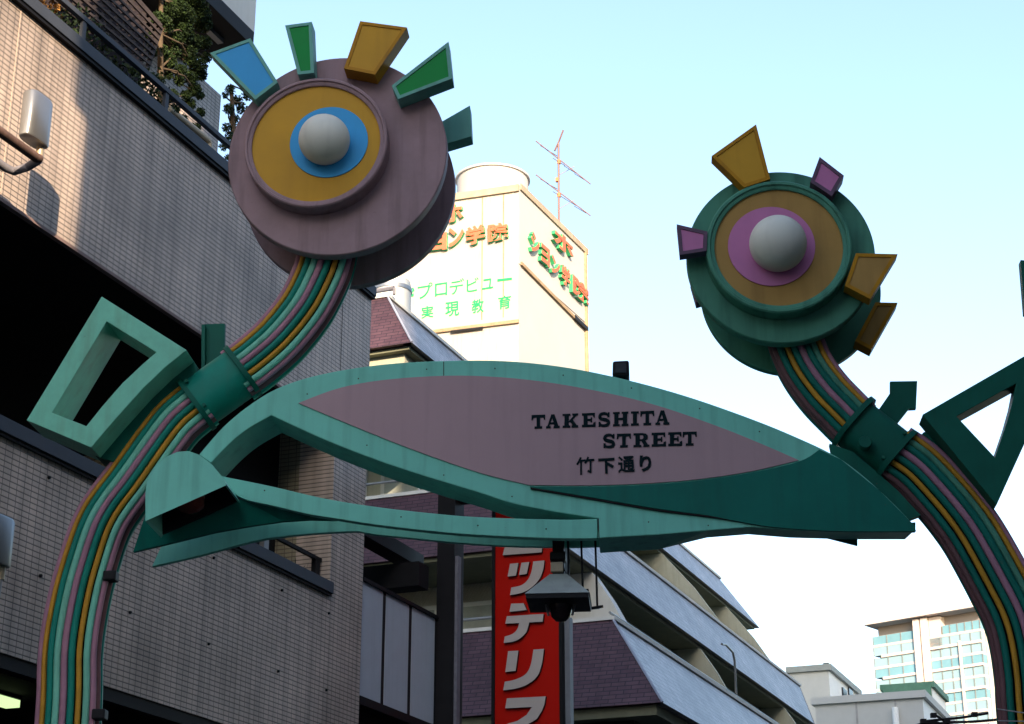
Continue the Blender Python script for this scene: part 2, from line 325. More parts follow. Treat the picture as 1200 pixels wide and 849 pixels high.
# lettering ------------------------------------------------------------
GLY = {
 'T': [[(0,1),(1,1),(1,.80),(0,.80)],[(.37,.82),(.63,.82),(.63,.1),(.37,.1)],[(.22,.16),(.78,.16),(.78,0),(.22,0)],[(0,.82),(.15,.82),(.08,.62),(0,.62)],[(.85,.82),(1,.82),(1,.62),(.92,.62)]],
 'A': [[(.38,1),(.62,1),(.93,.1),(.64,.1)],[(.38,1),(.5,.82),(.22,.1),(.08,.1)],[(.24,.42),(.72,.42),(.72,.28),(.24,.28)],[(0,.15),(.34,.15),(.34,0),(0,0)],[(.55,.15),(1,.15),(1,0),(.55,0)]],
 'K': [[(.12,.95),(.40,.95),(.40,.05),(.12,.05)],[(0,1),(.5,1),(.5,.85),(0,.85)],[(0,.15),(.5,.15),(.5,0),(0,0)],[(.38,.42),(.72,.88),(.9,.88),(.50,.36)],[(.44,.56),(.62,.62),(.95,.1),(.66,.1)],[(.62,1),(1,1),(1,.86),(.62,.86)],[(.58,.15),(1,.15),(1,0),(.58,0)]],
 'E': [[(.12,.95),(.42,.95),(.42,.05),(.12,.05)],[(0,1),(.95,1),(.95,.83),(0,.83)],[(0,.17),(1,.17),(1,0),(0,0)],[(.40,.58),(.72,.58),(.72,.43),(.40,.43)],[(.80,.85),(.95,.85),(.95,.66),(.84,.70)],[(.84,.30),(1,.36),(1,.15),(.80,.15)],[(.64,.68),(.75,.68),(.75,.33),(.64,.33)]],
 'H': [[(.08,.95),(.36,.95),(.36,.05),(.08,.05)],[(.64,.95),(.92,.95),(.92,.05),(.64,.05)],[(.3,.58),(.7,.58),(.7,.42),(.3,.42)],[(0,1),(.44,1),(.44,.86),(0,.86)],[(.56,1),(1,1),(1,.86),(.56,.86)],[(0,.14),(.44,.14),(.44,0),(0,0)],[(.56,.14),(1,.14),(1,0),(.56,0)]],
 'I': [[(.25,.95),(.75,.95),(.75,.05),(.25,.05)],[(0,1),(1,1),(1,.85),(0,.85)],[(0,.15),(1,.15),(1,0),(0,0)]],
 'R': [[(.12,.95),(.40,.95),(.40,.05),(.12,.05)],[(0,1),(.62,1),(.62,.85),(0,.85)],[(.38,.56),(.62,.56),(.62,.42),(.38,.42)],[(.55,1),(.78,.95),(.90,.80),(.90,.62),(.78,.47),(.55,.42),(.55,.56),(.62,.62),(.62,.80),(.55,.85)],[(.48,.47),(.72,.50),(.94,.1),(.66,.1)],[(0,.15),(.5,.15),(.5,0),(0,0)],[(.62,.15),(1,.15),(1,0),(.62,0)]],
}
def s_glyph():
    mid = spline([(.82,.72),(.72,.88),(.5,.93),(.26,.88),(.15,.72),(.24,.57),(.5,.50),(.76,.42),(.86,.27),(.74,.11),(.48,.065),(.25,.12),(.16,.28)], 4)
    wd = [.05+.095*abs(math.sin(math.pi*i/(len(mid)-1)))**.6 for i in range(len(mid))]
    quads = []
    for i in range(len(mid)-1):
        t = (mid[i+1]-mid[max(i-1, 0)]).normalized(); n = Vector((-t.y, t.x)); t2 = (mid[min(i+2, len(mid)-1)]-mid[i]).normalized(); n2 = Vector((-t2.y, t2.x))
        w0 = wd[i]*.85; w1 = wd[i+1]*.85
        quads.append([tuple(mid[i]+n*w0), tuple(mid[i+1]+n2*w1), tuple(mid[i+1]-n2*w1), tuple(mid[i]-n*w0)])
    quads += [[(.80,1),(.93,1),(.93,.66),(.76,.66)], [(.06,.34),(.22,.34),(.20,0),(.06,0)]]
    return quads
GLY['S'] = s_glyph()
def letters(word, spans, ytop, ybot, tops):
    for ch, (x0, x1) in zip(word, spans):
        o = MB(); k = 0
        for poly in GLY[ch]:
            pts = []
            for u, w in poly:
                px = x0+(x1-x0)*u; s = (px-tops[0])/(tops[1]-tops[0])
                yt = ytop[0]+(ytop[1]-ytop[0])*s; yb = ybot[0]+(ybot[1]-ybot[0])*s
                pts.append((600+px/5, 470+(yb+(yt-yb)*w)/5))
            o.prism(GP(pts), -.0115-.00035*(k % 9), -.0085); k += 1
        o.build('letter', INK, sign)
letters('TAKESHITA', [(115,195),(200,280),(297,388),(410,490),(503,577),(592,682),(697,743),(752,833),(840,922)], (87,58), (167,142), (115,922))
letters('STREET', [(532,606),(615,697),(712,805),(818,902),(915,997),(1000,1082)], (199,183), (280,264), (532,1082))
def gq(pts, y): return [(G(a, b, y)[0], y, G(a, b, y)[1]) for a, b in pts]
def strokes(lst, w):
    o = MB(); k = 0
    for ln in lst:
        for a_, b_ in zip(ln[:-1], ln[1:]):
            A = Vector((600+a_[0]/5, 470+a_[1]/5)); B = Vector((600+b_[0]/5, 470+b_[1]/5)); d_ = (B-A).normalized(); nn = Vector((-d_.y, d_.x))*w/2; A = A-d_*w*.35; B = B+d_*w*.35
            o.prism(GP([tuple(A+nn), tuple(B+nn), tuple(B-nn), tuple(A-nn)]), -.0118-.0004*k, -.0085); k += 1
    return o.build('letter', INK, sign)
strokes([[(402,338),(394,356),(383,374)], [(394,355),(428,352)], [(405,356),(405,432)], [(446,336),(440,350),(430,366)], [(440,352),(478,349)], [(460,352),(460,420),(447,414)]], 2.2)
for ch, q in (('下', [(701,538),(720,537),(720.5,555),(701.5,556)]), ('通', [(724,535.5),(743.5,534.5),(744,553.5),(724.5,554.5)]), ('り', [(749,534.5),(763,533.5),(763.5,552.5),(750,553)])):
    text_part(ch, 'letter', INK, sign, gq(q, -.0085), .006, bold=.018 if ch == '通' else .035)

SEAM = mat('rusty_seam', (.05, .03, .02), .8)
for (a_, b_) in (((701,608), (702.2,631)), ((520,424), (520,440.5))):
    P = GP([(a_[0]-.45, a_[1]), (a_[0]+.45, a_[1]), (b_[0]+.45, b_[1]), (b_[0]-.45, b_[1])]); MB().prism(P, -.0015, .003).build('weld_seam', SEAM, sign)
for px, py in ((360,462),(420,444),(500,433),(580,432),(660,440),(740,455),(820,479),(890,506),(430,522),(520,557),(600,582),(760,612),(830,616),(310,575),(470,606),(560,616),(640,620)):
    q = G(px, py); MB().lathe(q[0], q[1], [(.0005, -.003), (.004, -.0025), (.0045, .001)], 10).build('screw', SEAM, sign)
for (px, py) in ((131,676),(118,838)):
    q = G(px, py, .13); MB().box(q[0]-.045, q[0]+.035, .09, .17, q[1]-.03, q[1]+.03).build('pipe_coupling', BLACK, gate, bevel=.008)
# --- hood lamp at the lower left ------------------------------------------
pod = [(170.3,611),(170.3,578),(173,560.6),(182,546.5),(194,536),(208,529.7),(220.7,528.8),(233,533),(249,545),(259.5,558),(265.7,568.6)]
pf = GP(pod, -.36); n = len(pf)
hood = MB(); t = .012
# open-bottomed hood: front sheet, curved shell, no floor
cxx = sum(p[0] for p in pf)/n; czz = sum(p[1] for p in pf)/n
pin = [(p[0]+(cxx-p[0])*.06, p[1]+(czz-p[1])*.06) for p in pf]
vs = [(p[0], -.36, p[1]) for p in pf]+[(p[0], 0.0, p[1]) for p in pf]+[(p[0], -.345, p[1]) for p in pin]+[(p[0], 0.0, p[1]) for p in pin]
fs = [tuple(range(n)), tuple(range(3*n-1, 2*n-1, -1))]
for i in range(n-1): fs += [(i, n+i, n+i+1, i+1), (2*n+i, 2*n+i+1, 3*n+i+1, 3*n+i)]
fs += [(0, 2*n, 3*n, n), (n-1, 2*n-1, 4*n-1, 3*n-1), (0, n-1, 3*n-1, 2*n)]
hd = hood.add(vs, fs).build('hood', MINT, gate)
MB().prism(pin, -.02, .002).build('hood_back', BLACK, hd)
c0 = G(222, 594, -.18)
MB().lathe(c0[0], -.18, [(.001, c0[1]-.045), (.05, c0[1]-.035), (.085, c0[1]-.0), (.09, c0[1]+.06), (.001, c0[1]+.07)], 24, 'z').build('lamp_glass', RUSTRED, hd, smooth=60)

# --- pillars: bundles of painted pipes --------------------------------------
def pillar(path_px, nside, colours, to_ground, W=.165, D=.12, y0=.2, rise=0, shared=None, width=(1, 1)):
    pts = [Vector(G(p[0], p[1], y0)) for p in path_px]
    if to_ground: pts = [Vector((pts[0].x, 0)), Vector((pts[0].x, 1.2)), Vector((pts[0].x, 2.4))] + pts
    P = spline(pts, 6); m = len(P); root = MB(); N = []
    for i in range(m):
        t = (P[min(i+1, m-1)]-P[max(i-1, 0)]).normalized(); N.append(Vector((t.y, -t.x)))   # to the right of travel (up): +x side
    sc = [width[0]+(width[1]-width[0])*i/(m-1) for i in range(m)]
    core = [(P[i], N[i]) for i in range(m)]
    ring = 20; k = 0
    for i in range(m):
        for j in range(ring):
            w = 2*math.pi*j/ring; q = P[i]+N[i]*(W*.88*sc[i]*math.cos(w)); root.v.append((q.x, y0+D*.86*math.sin(w), q.y))
    for i in range(m-1):
        for j in range(ring): root.f.append((i*ring+j, i*ring+(j+1) % ring, (i+1)*ring+(j+1) % ring, (i+1)*ring+j))
    root.f.append(tuple(range(ring))); root.f.append(tuple((m-1)*ring+j for j in range(ring)))
    pil = root.build('pillar', DARKIN, gate, smooth=60)
    spots = [(-.166, -.068)] + [(-.135+.045*i, -.088-.032*(1-((-.135+.045*i)/.15)**2)) for i in range(7)] + [(.166, -.068), (.178, -.022), (.178, .025), (.166, .07), (.12, .10), (.06, .115), (0, .12), (-.06, .115), (-.12, .10), (-.166, .07), (-.178, .025), (-.178, -.022)]
    for ip, ((a_, b_), c) in enumerate(zip(spots, colours)):
        a_ *= W/.165; pr = .0165 if c is PIPEORANGE else (.0205 if ip % 3 else .0218)
        line = []
        for i in range(m):
            q = P[i]+N[i]*(a_*sc[i]*nside); line.append((q.x, y0+b_, q.y))
        MB().tube(line, pr, 14).build('pipe', c, pil, smooth=60)
    return pil
# colours from the outer side round the front to the inner side, then round the back
LC = [PIPEMAUVE, PIPEORANGE, PIPETEAL, PIPEMINT, PIPEMAUVE, PIPETEAL, PIPEORANGE, PIPEMINT, PIPEMAUVE, PIPEBROWN, PIPETEAL, PIPEMINT, PIPEORANGE, PIPETEAL, PIPEMAUVE, PIPEMINT, PIPETEAL, PIPEORANGE, PIPEBROWN, PIPEBROWN]
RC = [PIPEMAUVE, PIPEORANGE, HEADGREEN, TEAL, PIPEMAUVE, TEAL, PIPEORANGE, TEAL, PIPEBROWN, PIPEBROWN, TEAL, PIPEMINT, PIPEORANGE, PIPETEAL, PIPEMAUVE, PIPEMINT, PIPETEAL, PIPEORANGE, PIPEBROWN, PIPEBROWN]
low_l = [(80,849),(83,768),(91,714),(103,666),(123,611),(157,563),(188,519),(209,493),(236,471)]
up_l = [(278,441),(300,425),(328,400),(355,367),(371,338),(381,312),(386,280),(388,255)]
low_r = [(1211,849),(1207,800),(1200,755),(1190,722),(1173,688),(1143,634),(1122,604),(1100,578),(1074,551),(1047,532)]
up_r = [(1003,500),(987,484),(966,462),(947,436),(935,410),(928,385),(924,355)]
pillar(low_l, 1, LC, True, width=(1.0, .86))
pillar(up_l, 1, LC, False, W=.160, width=(.92, 1.02))
pillar(low_r, -1, RC, True, width=(1.03, .93))
pillar(up_r, -1, RC, False, W=.150, width=(.92, .97))
def collar(p0, p1, r, rd, fl, flt=.02, cm=None):
    a = Vector(G(*p0, .2)); b = Vector(G(*p1, .2)); t = (b-a).normalized(); nn = Vector((t.y, -t.x)); L = (b-a).length
    def seg(s0, s1, rr, rrd, nm, m, par, n=28):
        o = MB(); vs = []
        for s in (s0, s1):
            for j in range(n):
                w = 2*math.pi*j/n; cw = math.copysign(abs(math.cos(w))**.75, math.cos(w)); sw = math.copysign(abs(math.sin(w))**.75, math.sin(w))
                q = a+t*s+nn*(rr*cw); vs.append((q.x, .2+rrd*sw, q.y))
        return o.add(vs, [tuple(range(n)), tuple(range(n, 2*n))]+[(j, (j+1) % n, n+(j+1) % n, n+j) for j in range(n)]).build(nm, m, par, smooth=40)
    c = seg(0, L, r, rd, 'collar', cm or PIPETEAL, gate)
    seg(-flt, 0.012, r*fl, rd*fl, 'flange', DKGREEN, c); seg(L-.012, L+flt, r*fl, rd*fl, 'flange', DKGREEN, c)
    return c, a, b, t, nn, L
cl, *_l = collar((231,474), (284,436), .160, .148, 1.15)
cr_, *_r = collar((1049,535), (1001,497), .158, .145, 1.2, cm=DKGREEN)
for c_, dat in ((cl, _l), (cr_, _r)):
    a_, b_, t_, n_, L_ = dat
    for sgn in (-.6, .6):
        q = a_+t_*.03+n_*(.17*sgn); MB().lathe(q.x, q.y, [(.0, .2-.165), (.012, .2-.163), (.012, .2-.14)], 8).build('bolt', DKGREEN, c_)
MB().prism(GP([(972,520),(1000,530),(1027,553),(1052,575),(1079,604),(1066,609),(1040,595),(1000,560),(975,535)], .12), .12, .17).build('joining_plate', DKGREEN, gate)
# bearing boss on the right collar
q = Vector(G(1014, 518, .0)); MB().lathe(q.x, q.y, [(.001, .0), (.035, .0), (.04, .01), (.04, .06)], 16).build('boss', DKGREEN, cr_, smooth=40)
# brackets behind the collars
MB().prism(GP([(239,380),(263.5,379),(263,432),(258,455),(238,455),(237,440)], .33), .33, .36).build('bracket', DKGREEN, gate, bevel=.003)
MB().prism(GP([(236,381),(240,380),(240,455),(236,455)], .29), .29, .36).build('bracket_web', DKGREEN, gate)
MB().prism(GP([(1043,447),(1075,446.5),(1073.5,479.5),(1064,480),(1047,502),(1030,520),(1012,505),(1025,487),(1043,461)], .30), .30, .33).build('bracket', DKGREEN, gate, bevel=.003)
MB().prism(GP([(1043,461),(1066,478),(1047,502),(1025,487)], .27), .27, .30).build('bracket_web', DKGREEN, gate)

# --- open frame ornaments -----------------------------------------------------
def frame_ornament(outer, inner_, y0, y1, m, name='frame_ornament'):
    o = GP(outer, y0); i_ = GP(inner_, y0); n = len(o)
    vs = [(p[0], y0, p[1]) for p in o]+[(p[0], y0, p[1]) for p in i_]+[(p[0], y1, p[1]) for p in o]+[(p[0], y1, p[1]) for p in i_]
    fs = []
    for k in range(n):
        j = (k+1) % n
        fs += [(k, j, n+j, n+k), (2*n+k, 3*n+k, 3*n+j, 2*n+j), (k, 2*n+k, 2*n+j, j), (n+k, n+j, 3*n+j, 3*n+k)]
    return MB().add(vs, fs).build(name, m, gate, bevel=.004)
frame_ornament([(119,347.6),(218.6,410.5),(193,431),(168,455),(135,491.5),(106.6,524.8),(31,492.7)],
               [(125,377),(183,413),(168,426),(143.5,449),(120,476),(101,499.6),(61,483.7)], -.10, .22, PIPEMINT)
# arm plates that hold the left ornament against the pillar
MB().prism(GP([(218,413),(227,424),(233,441),(212,452),(160,505),(134,542),(112,535),(109,525),(137,492),(170,456),(196,431)], .1), .1, .30).build('ornament_arm', DKGREEN, gate, bevel=.004)
frame_ornament([(1081,486),(1262,382),(1226,480),(1203,515),(1168,592)], [(1121,488),(1191,449.5),(1187,470),(1180,495),(1166,536)], .0, .18, DKGREEN)
MB().prism(GP([(1083,506),(1090,508),(1162,583),(1148,590),(1120,560),(1076,513)], .16), .16, .30).build('ornament_arm', DKGREEN, gate, bevel=.004)
for px, py in ((1103,523),(1123,544),(1141,561)):
    q = G(px, py, .15); MB().lathe(q[0], q[1], [(.001, .135), (.016, .14), (.02, .165)], 10).build('bolt', DKGREEN, gate, smooth=40)
MB().prism(GP([(1196,305),(1212,306),(1216,372),(1213,372),(1217,412),(1209,416),(1204,368),(1201,366)], .1), .1, .17).build('upper_fin', DKGREEN, gate)

# --- flower heads ---------------------------------------------------------------
def rad(px, cy, y):           # photo pixels (width) -> metres on the plane y of the gate
    a = Vector(G(600-px/2, cy, y)); b = Vector(G(600+px/2, cy, y)); return (b-a).length/2
def poly_tray(pts_px, y0, y1, frame_m, panel_m, parent, inset=.022, panel=True):
    p = GP(pts_px, y0); q = sub_offset(p, inset) if panel else None
    ar = sum(p[i][0]*p[(i+1) % 4][1]-p[(i+1) % 4][0]*p[i][1] for i in range(4))
    n = 4
    if panel:
        qi = [(a, y0+.012, b) for a, b in q]
        vs = [(a, y0, b) for a, b in p]+[(a, y0, b) for a, b in q]+qi+[(a, y1, b) for a, b in p]
        fs = [(3*n, 3*n+1, 3*n+2, 3*n+3), (8, 9, 10, 11)]
        for k in range(n):
            j = (k+1) % n; fs += [(k, j, n+j, n+k), (n+k, n+j, 2*n+j, 2*n+k), (k, 3*n+k, 3*n+j, j)]
        o = MB().add(vs, fs).build('ray', frame_m, parent)
        q2 = sub_offset(p, inset+.001)
        MB().prism(q2, y0+.006, y0+.0119).build('ray_panel', panel_m, o)
    else:
        o = MB().prism(p, y0, y1).build('ray', frame_m, parent, bevel=.003)
    return o
def head(disc_px, disc_w, ring_c, ring_w, in_w, iris_c, iris_w, ball_c, ball_w, rear_c, body, inner_m, iris_m, rays, yf=-.03, yr=.38):
    yg = yf-.12
    D = G(*disc_px, yf); Rd = rad(disc_w, disc_px[1], yf); C = G(*ring_c, yg); Rr = rad(ring_w, ring_c[1], yg); Ri = rad(in_w, ring_c[1], yg+.02)
    Q = G(*rear_c, yr)
    hp = MB().lathe(*D, [(.001, yf), (Rd-.006, yf), (Rd, yf+.006), (Rd, yf+.075), (Rd-.03, yf+.08), (.001, yf+.08)], 128).build('flower_head', body, gate, smooth=35)
    mid = ((D[0]+Q[0])/2, (D[1]+Q[1])/2)
    MB().lathe(*mid, [(Rd*.74, yf+.07), (Rd*.74, yr+.01)], 96).build('drum', body, hp, smooth=35)
    MB().lathe(*Q, [(.001, yr), (Rd*.985-.004, yr), (Rd*.985, yr+.004), (Rd*.985, yr+.06), (.001, yr+.062)], 128).build('rear_disc', body, hp, smooth=35)
    rg = MB().lathe(*C, [(Rr, yf+.002), (Rr, yg+.008), (Rr-.008, yg), (Ri+.028, yg), (Ri+.022, yg+.012), (Ri+.006, yg+.014), (Ri, yg+.018), (Ri, yg+.045)], 128).build('ring', body, hp, smooth=35)
    MB().lathe(*C, [(.001, yg+.032), (Ri+.001, yg+.032), (Ri+.001, yg+.05)], 96).build('face_disc', inner_m, hp, smooth=35)
    I = G(*iris_c, yg+.03); MB().lathe(*I, [(.001, yg+.024), (rad(iris_w, iris_c[1], yg), yg+.024), (rad(iris_w, iris_c[1], yg), yg+.033)], 80).build('iris', iris_m, hp, smooth=35)
    rb_ = rad(ball_w, ball_c[1], yg-.05); B = G(*ball_c, yg-.05)
    prof = [(max(.0008, rb_*math.sin(R(a))), yg-.05-rb_*math.cos(R(a))) for a in range(0, 151, 6)]
    MB().lathe(*B, prof, 48).build('globe', GLOBE, hp, smooth=70)
    MB().lathe(*B, [(rb_*.62, yg-.05+rb_*.78), (rb_*.62, yg+.026)], 32).build('globe_collar', BLACK, hp, smooth=35)
    for (pts, y0, y1, fm, pm) in rays: poly_tray(pts, y0, y1, fm, pm, hp, panel=pm is not None)
    return hp
h1 = head((395,181), 260, (369.5,166), 171, 153, (385.5,167), 93, (380,163.8), 60.5, (410,222), HEADMAUVE, OCHRE, BLUE, [
    ([(246,62.4),(293.4,45),(325.5,96.6),(299,117)], -.16, -.06, PALEFRAME, BLUE),
    ([(334,30),(365.4,25.8),(368,85.5),(349,87.6)], -.16, -.035, PALEFRAME, BRIGHTGREEN),
    ([(422,25),(477,32.4),(439.5,87.6),(403,80.4)], -.16, -.035, OCHREDARK, OCHRE),
    ([(525.6,49),(530,92),(466.5,116.4),(459,100.5)], -.16, -.035, PALEFRAME, BRIGHTGREEN),
    ([(550.6,123.6),(552.5,160),(522,169),(510,147)], .28, .40, PALEFRAME, None)])
tag(h1, 'mauve flower head with ochre face and sky blue iris')
h2 = head((914.5,300), 216, (912.6,288), 167, 147, (904,289), 100, (911.7,285.6), 66, (926,340), HEADGREEN, OCHREFADED, PINK, [
    ([(834,183),(886,146),(902.5,210),(872,220)], -.15, -.05, OCHREDARK, OCHRE),
    ([(960.5,184),(989,206),(975,230),(949.6,213.5)], -.15, -.035, PURPLEFRAME, PINK),
    ([(793,263),(829,271.5),(828,294),(796.6,299)], -.16, -.08, PURPLEFRAME, PINK),
    ([(1003,297),(1052,298),(1020,350.7),(990,335)], -.15, -.05, OCHREDARK, OCHREFADED),
    ([(1026,354.5),(1052,355),(1021,410),(1002,400)], .26, .38, OCHREDARK, OCHREFADED),
    ([(809,330),(822,332),(826,352),(816,355)], .28, .38, PURPLEFRAME, None)])
tag(h2, 'dark green flower head with faded ochre face and pink iris')

# ================================================================== small things on the gate
def gthing(name, label, cat, group=None): return thing(name, GA, label, cat, group)
t = gthing('floodlight', 'small black floodlight standing on the top edge of the sign board', 'floodlight')
MB().prism(GP([(718,423),(737,422),(737.5,441),(717.5,440)], .12), .12, .24).build('housing', BLACK, t, bevel=.012)
MB().prism(GP([(721,426),(734,425.5),(734,437),(721,437)], .115), .112, .122).build('lens', GLASS, t)
MB().prism(GP([(723,439),(732,439),(733,450),(722,450)], .16), .16, .2).build('foot', BLACK, t)

t = gthing('security_camera', 'dome security camera under a square pale rain hood hanging below the sign board', 'security camera')
yc = .22
cb = GA.y(655, 704, yc); hx, hz = cb.x, cb.z
w = .19
vs = [(hx-w, yc-w, hz), (hx+w, yc-w, hz), (hx+w, yc+w, hz), (hx-w, yc+w, hz), (hx-.05, yc-.05, hz+.15), (hx+.05, yc-.05, hz+.15), (hx+.05, yc+.05, hz+.15), (hx-.05, yc+.05, hz+.15)]
MB().add(vs, [(3, 2, 1, 0), (4, 5, 6, 7), (0, 1, 5, 4), (1, 2, 6, 5), (2, 3, 7, 6), (3, 0, 4, 7)]).build('rain_hood', mat('pale_hood_paint', (.33, .37, .36), .45, streak=.3), t)
MB().box(hx-w+.006, hx+w-.006, yc-w+.006, yc+w-.006, hz-.028, hz-.002).build('hood_underside', BLACK, t)
MB().lathe(hx+.01, yc, [(.001, hz-.13), (.03, hz-.125), (.055, hz-.10), (.066, hz-.065), (.07, hz-.03)], 24, 'z').build('dome', mat('smoked_dome', (.02, .012, .015), .06), t, smooth=60)
for s in (-1, 1): MB().tube([(hx+.01+.085*s, yc-.02, hz-.03), (hx+.01+.07*s, yc-.05, hz-.10)], .008, 8).build('arm', STEEL, t)
b0 = GA.y(655, 636, yc).z
MB().box(hx-.035, hx+.035, yc-.03, yc+.03, hz+.13, b0+.12).build('bracket', BLACK, t, bevel=.004)
bz = GA.y(655, 665, yc-.05).z
MB().box(hx-.045, hx+.03, yc-.065, yc-.03, bz-.03, bz+.03).build('junction_box', mat('beige_box', (.45, .38, .28), .5), t, bevel=.006)
MB().box(hx-.05, hx+.045, yc-.05, yc+.05, bz+.045, bz+.10).build('clamp', BLACK, t, bevel=.01)
MB().tube([(hx+.055, yc-.02, b0+.1), (hx+.062, yc-.03, bz+.05), (hx+.058, yc-.03, bz-.05), (hx+.03, yc-.02, hz+.19)], .007, 8).build('cable', BLACK, t, smooth=60)

for (x0, y0_, x1, y1_, lab) in ((681,638,683,693,'left of two thin black cables hanging under the sign beside the camera'), (697.5,637,700,712,'right and longer of two thin black cables hanging under the sign')):
    A = GA.y(x0, y0_-8, .2); B = GA.y(x1, y1_, .2)
    tg = gthing('hanging_cable', lab, 'cable', 'cables hanging under the sign')
    MB().tube([(A.x, .2, A.z), (B.x, .2, B.z)], .0065, 8).build('cable', BLACK, tg)
    MB().tube([(B.x-.035, .2, B.z-.004), (B.x+.035, .2, B.z+.006)], .009, 8).build('fitting', BLACK, tg)

# ================================================================== LEFT TILED BUILDING
lb = thing('tiled_building', LB, 'grey beige tiled corner building with roof terrace and dark recessed openings', 'building')
def L(px, py, y=0.0): return LB.y(px, py, y)
zA, zB, zC, zD = 10.50, 8.60, 6.57, 4.77
XL = -24.0
MB().box(XL, 0, 0, .07, zB, zA).build('upper_wall', TILE, lb)
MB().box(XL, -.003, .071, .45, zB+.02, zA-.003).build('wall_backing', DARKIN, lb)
MB().box(XL, 0, .002, .45, zD, zC).build('lower_wall', TILE, lb)
xe = L(386, 697).x                                      # right end of the recessed opening
MB().box(xe, -.001, .001, .45, zC-.001, zB+.001).build('end_pier', TILE, lb)
rd = LB.x(326, 600, xe).y
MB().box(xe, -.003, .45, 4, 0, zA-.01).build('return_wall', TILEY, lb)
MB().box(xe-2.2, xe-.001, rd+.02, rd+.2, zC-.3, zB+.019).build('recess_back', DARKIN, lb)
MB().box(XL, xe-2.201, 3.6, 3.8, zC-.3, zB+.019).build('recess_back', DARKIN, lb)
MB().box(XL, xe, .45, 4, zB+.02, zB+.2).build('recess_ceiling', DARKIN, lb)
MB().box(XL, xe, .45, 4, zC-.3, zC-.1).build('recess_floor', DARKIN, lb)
for i in range(9):
    x = xe-2.3-i*1.6; MB().box(x, x+.07, 3.5, 3.59, zC-.1, zB).build('mullion', BLACK, lb)
# sills and coping
MB().box(XL, xe+.01, -.05, .40, zC, zC+.13).build('sill', COPING, lb, bevel=.004)
MB().box(XL, xe, -.03, .0, zC-.03, zC-.002).build('drip_edge', BLACK, lb)
MB().box(XL, -.02, -.025, .03, zB-.035, zB-.002).build('lintel_trim', mat('dusty_trim', (.22, .16, .15), .6), lb)
MB().box(XL, .02, -.06, .5, zA+.035, zA+.16).build('coping', COPING, lb, bevel=.004)
MB().box(XL, .02, -.045, .5, zA, zA+.033).build('coping_shadow_strip', BLACK, lb)  # black strip in place of the shadow line under the coping
MB().box(XL, 0, .45, 9, zA-.25, zA-.02).build('terrace_floor', CREAM, lb)
# lower soffit and shop front in the dark
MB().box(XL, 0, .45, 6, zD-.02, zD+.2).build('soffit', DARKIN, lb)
MB().box(XL, 0, 2.2, 2.4, 0, zD).build('shop_glazing', GLASS, lb)
for i in range(8):
    x = -1.2-i*2.6; MB().box(x-.12, x+.12, .3, .6, 0, zD).build('shop_post', BLACK, lb)
MB().box(XL, -.3, .02, .12, zD-.12, zD-.001).build('soffit_edge', BLACK, lb)
# fluorescent fitting under the soffit, lit
p0 = L(-14, 823, 1.0); p1 = L(18, 826, 1.0)
t = thing('ceiling_light', LB, 'lit greenish white strip light glowing in the dark shop at lower left', 'light')
MB().box(p0.x, p1.x, .95, 1.1, p1.z-.03, p1.z+.035).build('diffuser', mat('lit_diffuser', (.5, .6, .35), .5, emit=(.65, .9, .42, .42)), t)
MB().box(p0.x, p1.x, .93, 1.12, p1.z+.036, zD-.021).build('casing', BLACK, t)
# terrace railing
rz = L(70, 0, .1).z; rz = 10.93
for (y_, r_) in ((.0, .028),):
    MB().box(XL, -.1, .02, .075, rz, rz+.055).build('top_rail', COPING, lb, bevel=.004)
xp = [L(96, 45, .05).x + k*(L(193, 130, .05).x - L(96, 45, .05).x) for k in range(-6, 4)]
for x in xp:
    if XL < x < -.1: MB().box(x-.03, x+.03, .03, .065, zA+.16, rz).build('rail_post', COPING, lb)
# expansion joint + wall anchors
xj = L(14, 110).x
MB().box(xj-.006, xj+.006, -.003, .004, zB, zA).build('expansion_joint', mat('pale_joint', (.55, .45, .38), .7), lb)
xj2 = L(400, 400).x
MB().box(xj2-.004, xj2+.004, -.003, .004, zB, zA).build('expansion_joint', BLACK, lb)
anchor = None
for px, py in ((57,560),(47,675),(152,718),(250,654),(330,692),(385,719),(244,755),(325.5,787),(382,809),(135,677)):
    p = L(px, py)
    if p.z > zC-.05: p.z = zC-.3
    o = MB().lathe(p.x, p.z, [(.001, -.02), (.013, -.018), (.016, .002)], 8).build('wall_anchor', BLACK, lb)
# window rail and plants at the far end of the recess
wr0 = L(335, 632, .1); wr1 = L(372, 654, .1)
MB().box(wr0.x-1.2, xe-.02, .1, .14, wr1.z-.02, wr1.z+.02).build('balcony_rail', BLACK, lb)
MB().box(xe-.16, xe-.06, .1, .16, zC+.13, wr1.z+.0).build('balcony_post', BLACK, lb)
MB().box(xe-1.35, xe-1.25, .1, .16, zC+.13, zC+.9).build('balcony_post', STEEL, lb)
def leaf_mesh(pts, size, m, name, parent=None, stretch=(1, 1, 1), mats=None, up=.0):
    o = MB()
    for p in pts:
        v = Vector((random.gauss(0, 1), random.gauss(0, 1), random.gauss(0, 1))).normalized(); u = v.orthogonal().normalized(); q = v.cross(u)
        s = size*random.uniform(.6, 1.4); u = u*s; q = q*s*.45; P = Vector(p)
        o.add([P-u, P+q, P+u, P-q], [(0, 1, 2, 3)])
    me = bpy.data.meshes.new(name); me.from_pydata(o.v, [], o.f)
    for mm in (mats or [m]): me.materials.append(mm)
    if mats:
        for i, p in enumerate(me.polygons): p.material_index = random.randrange(len(mats))
    ob = bpy.data.objects.new(name, me); COL.objects.link(ob); ob.parent = parent; return ob
LEAFA = mat('dark_conifer_leaf', (.022, .04, .015), .6, var=.3, scale=6); LEAFB = mat('mid_conifer_leaf', (.04, .07, .02), .6, var=.3, scale=6)
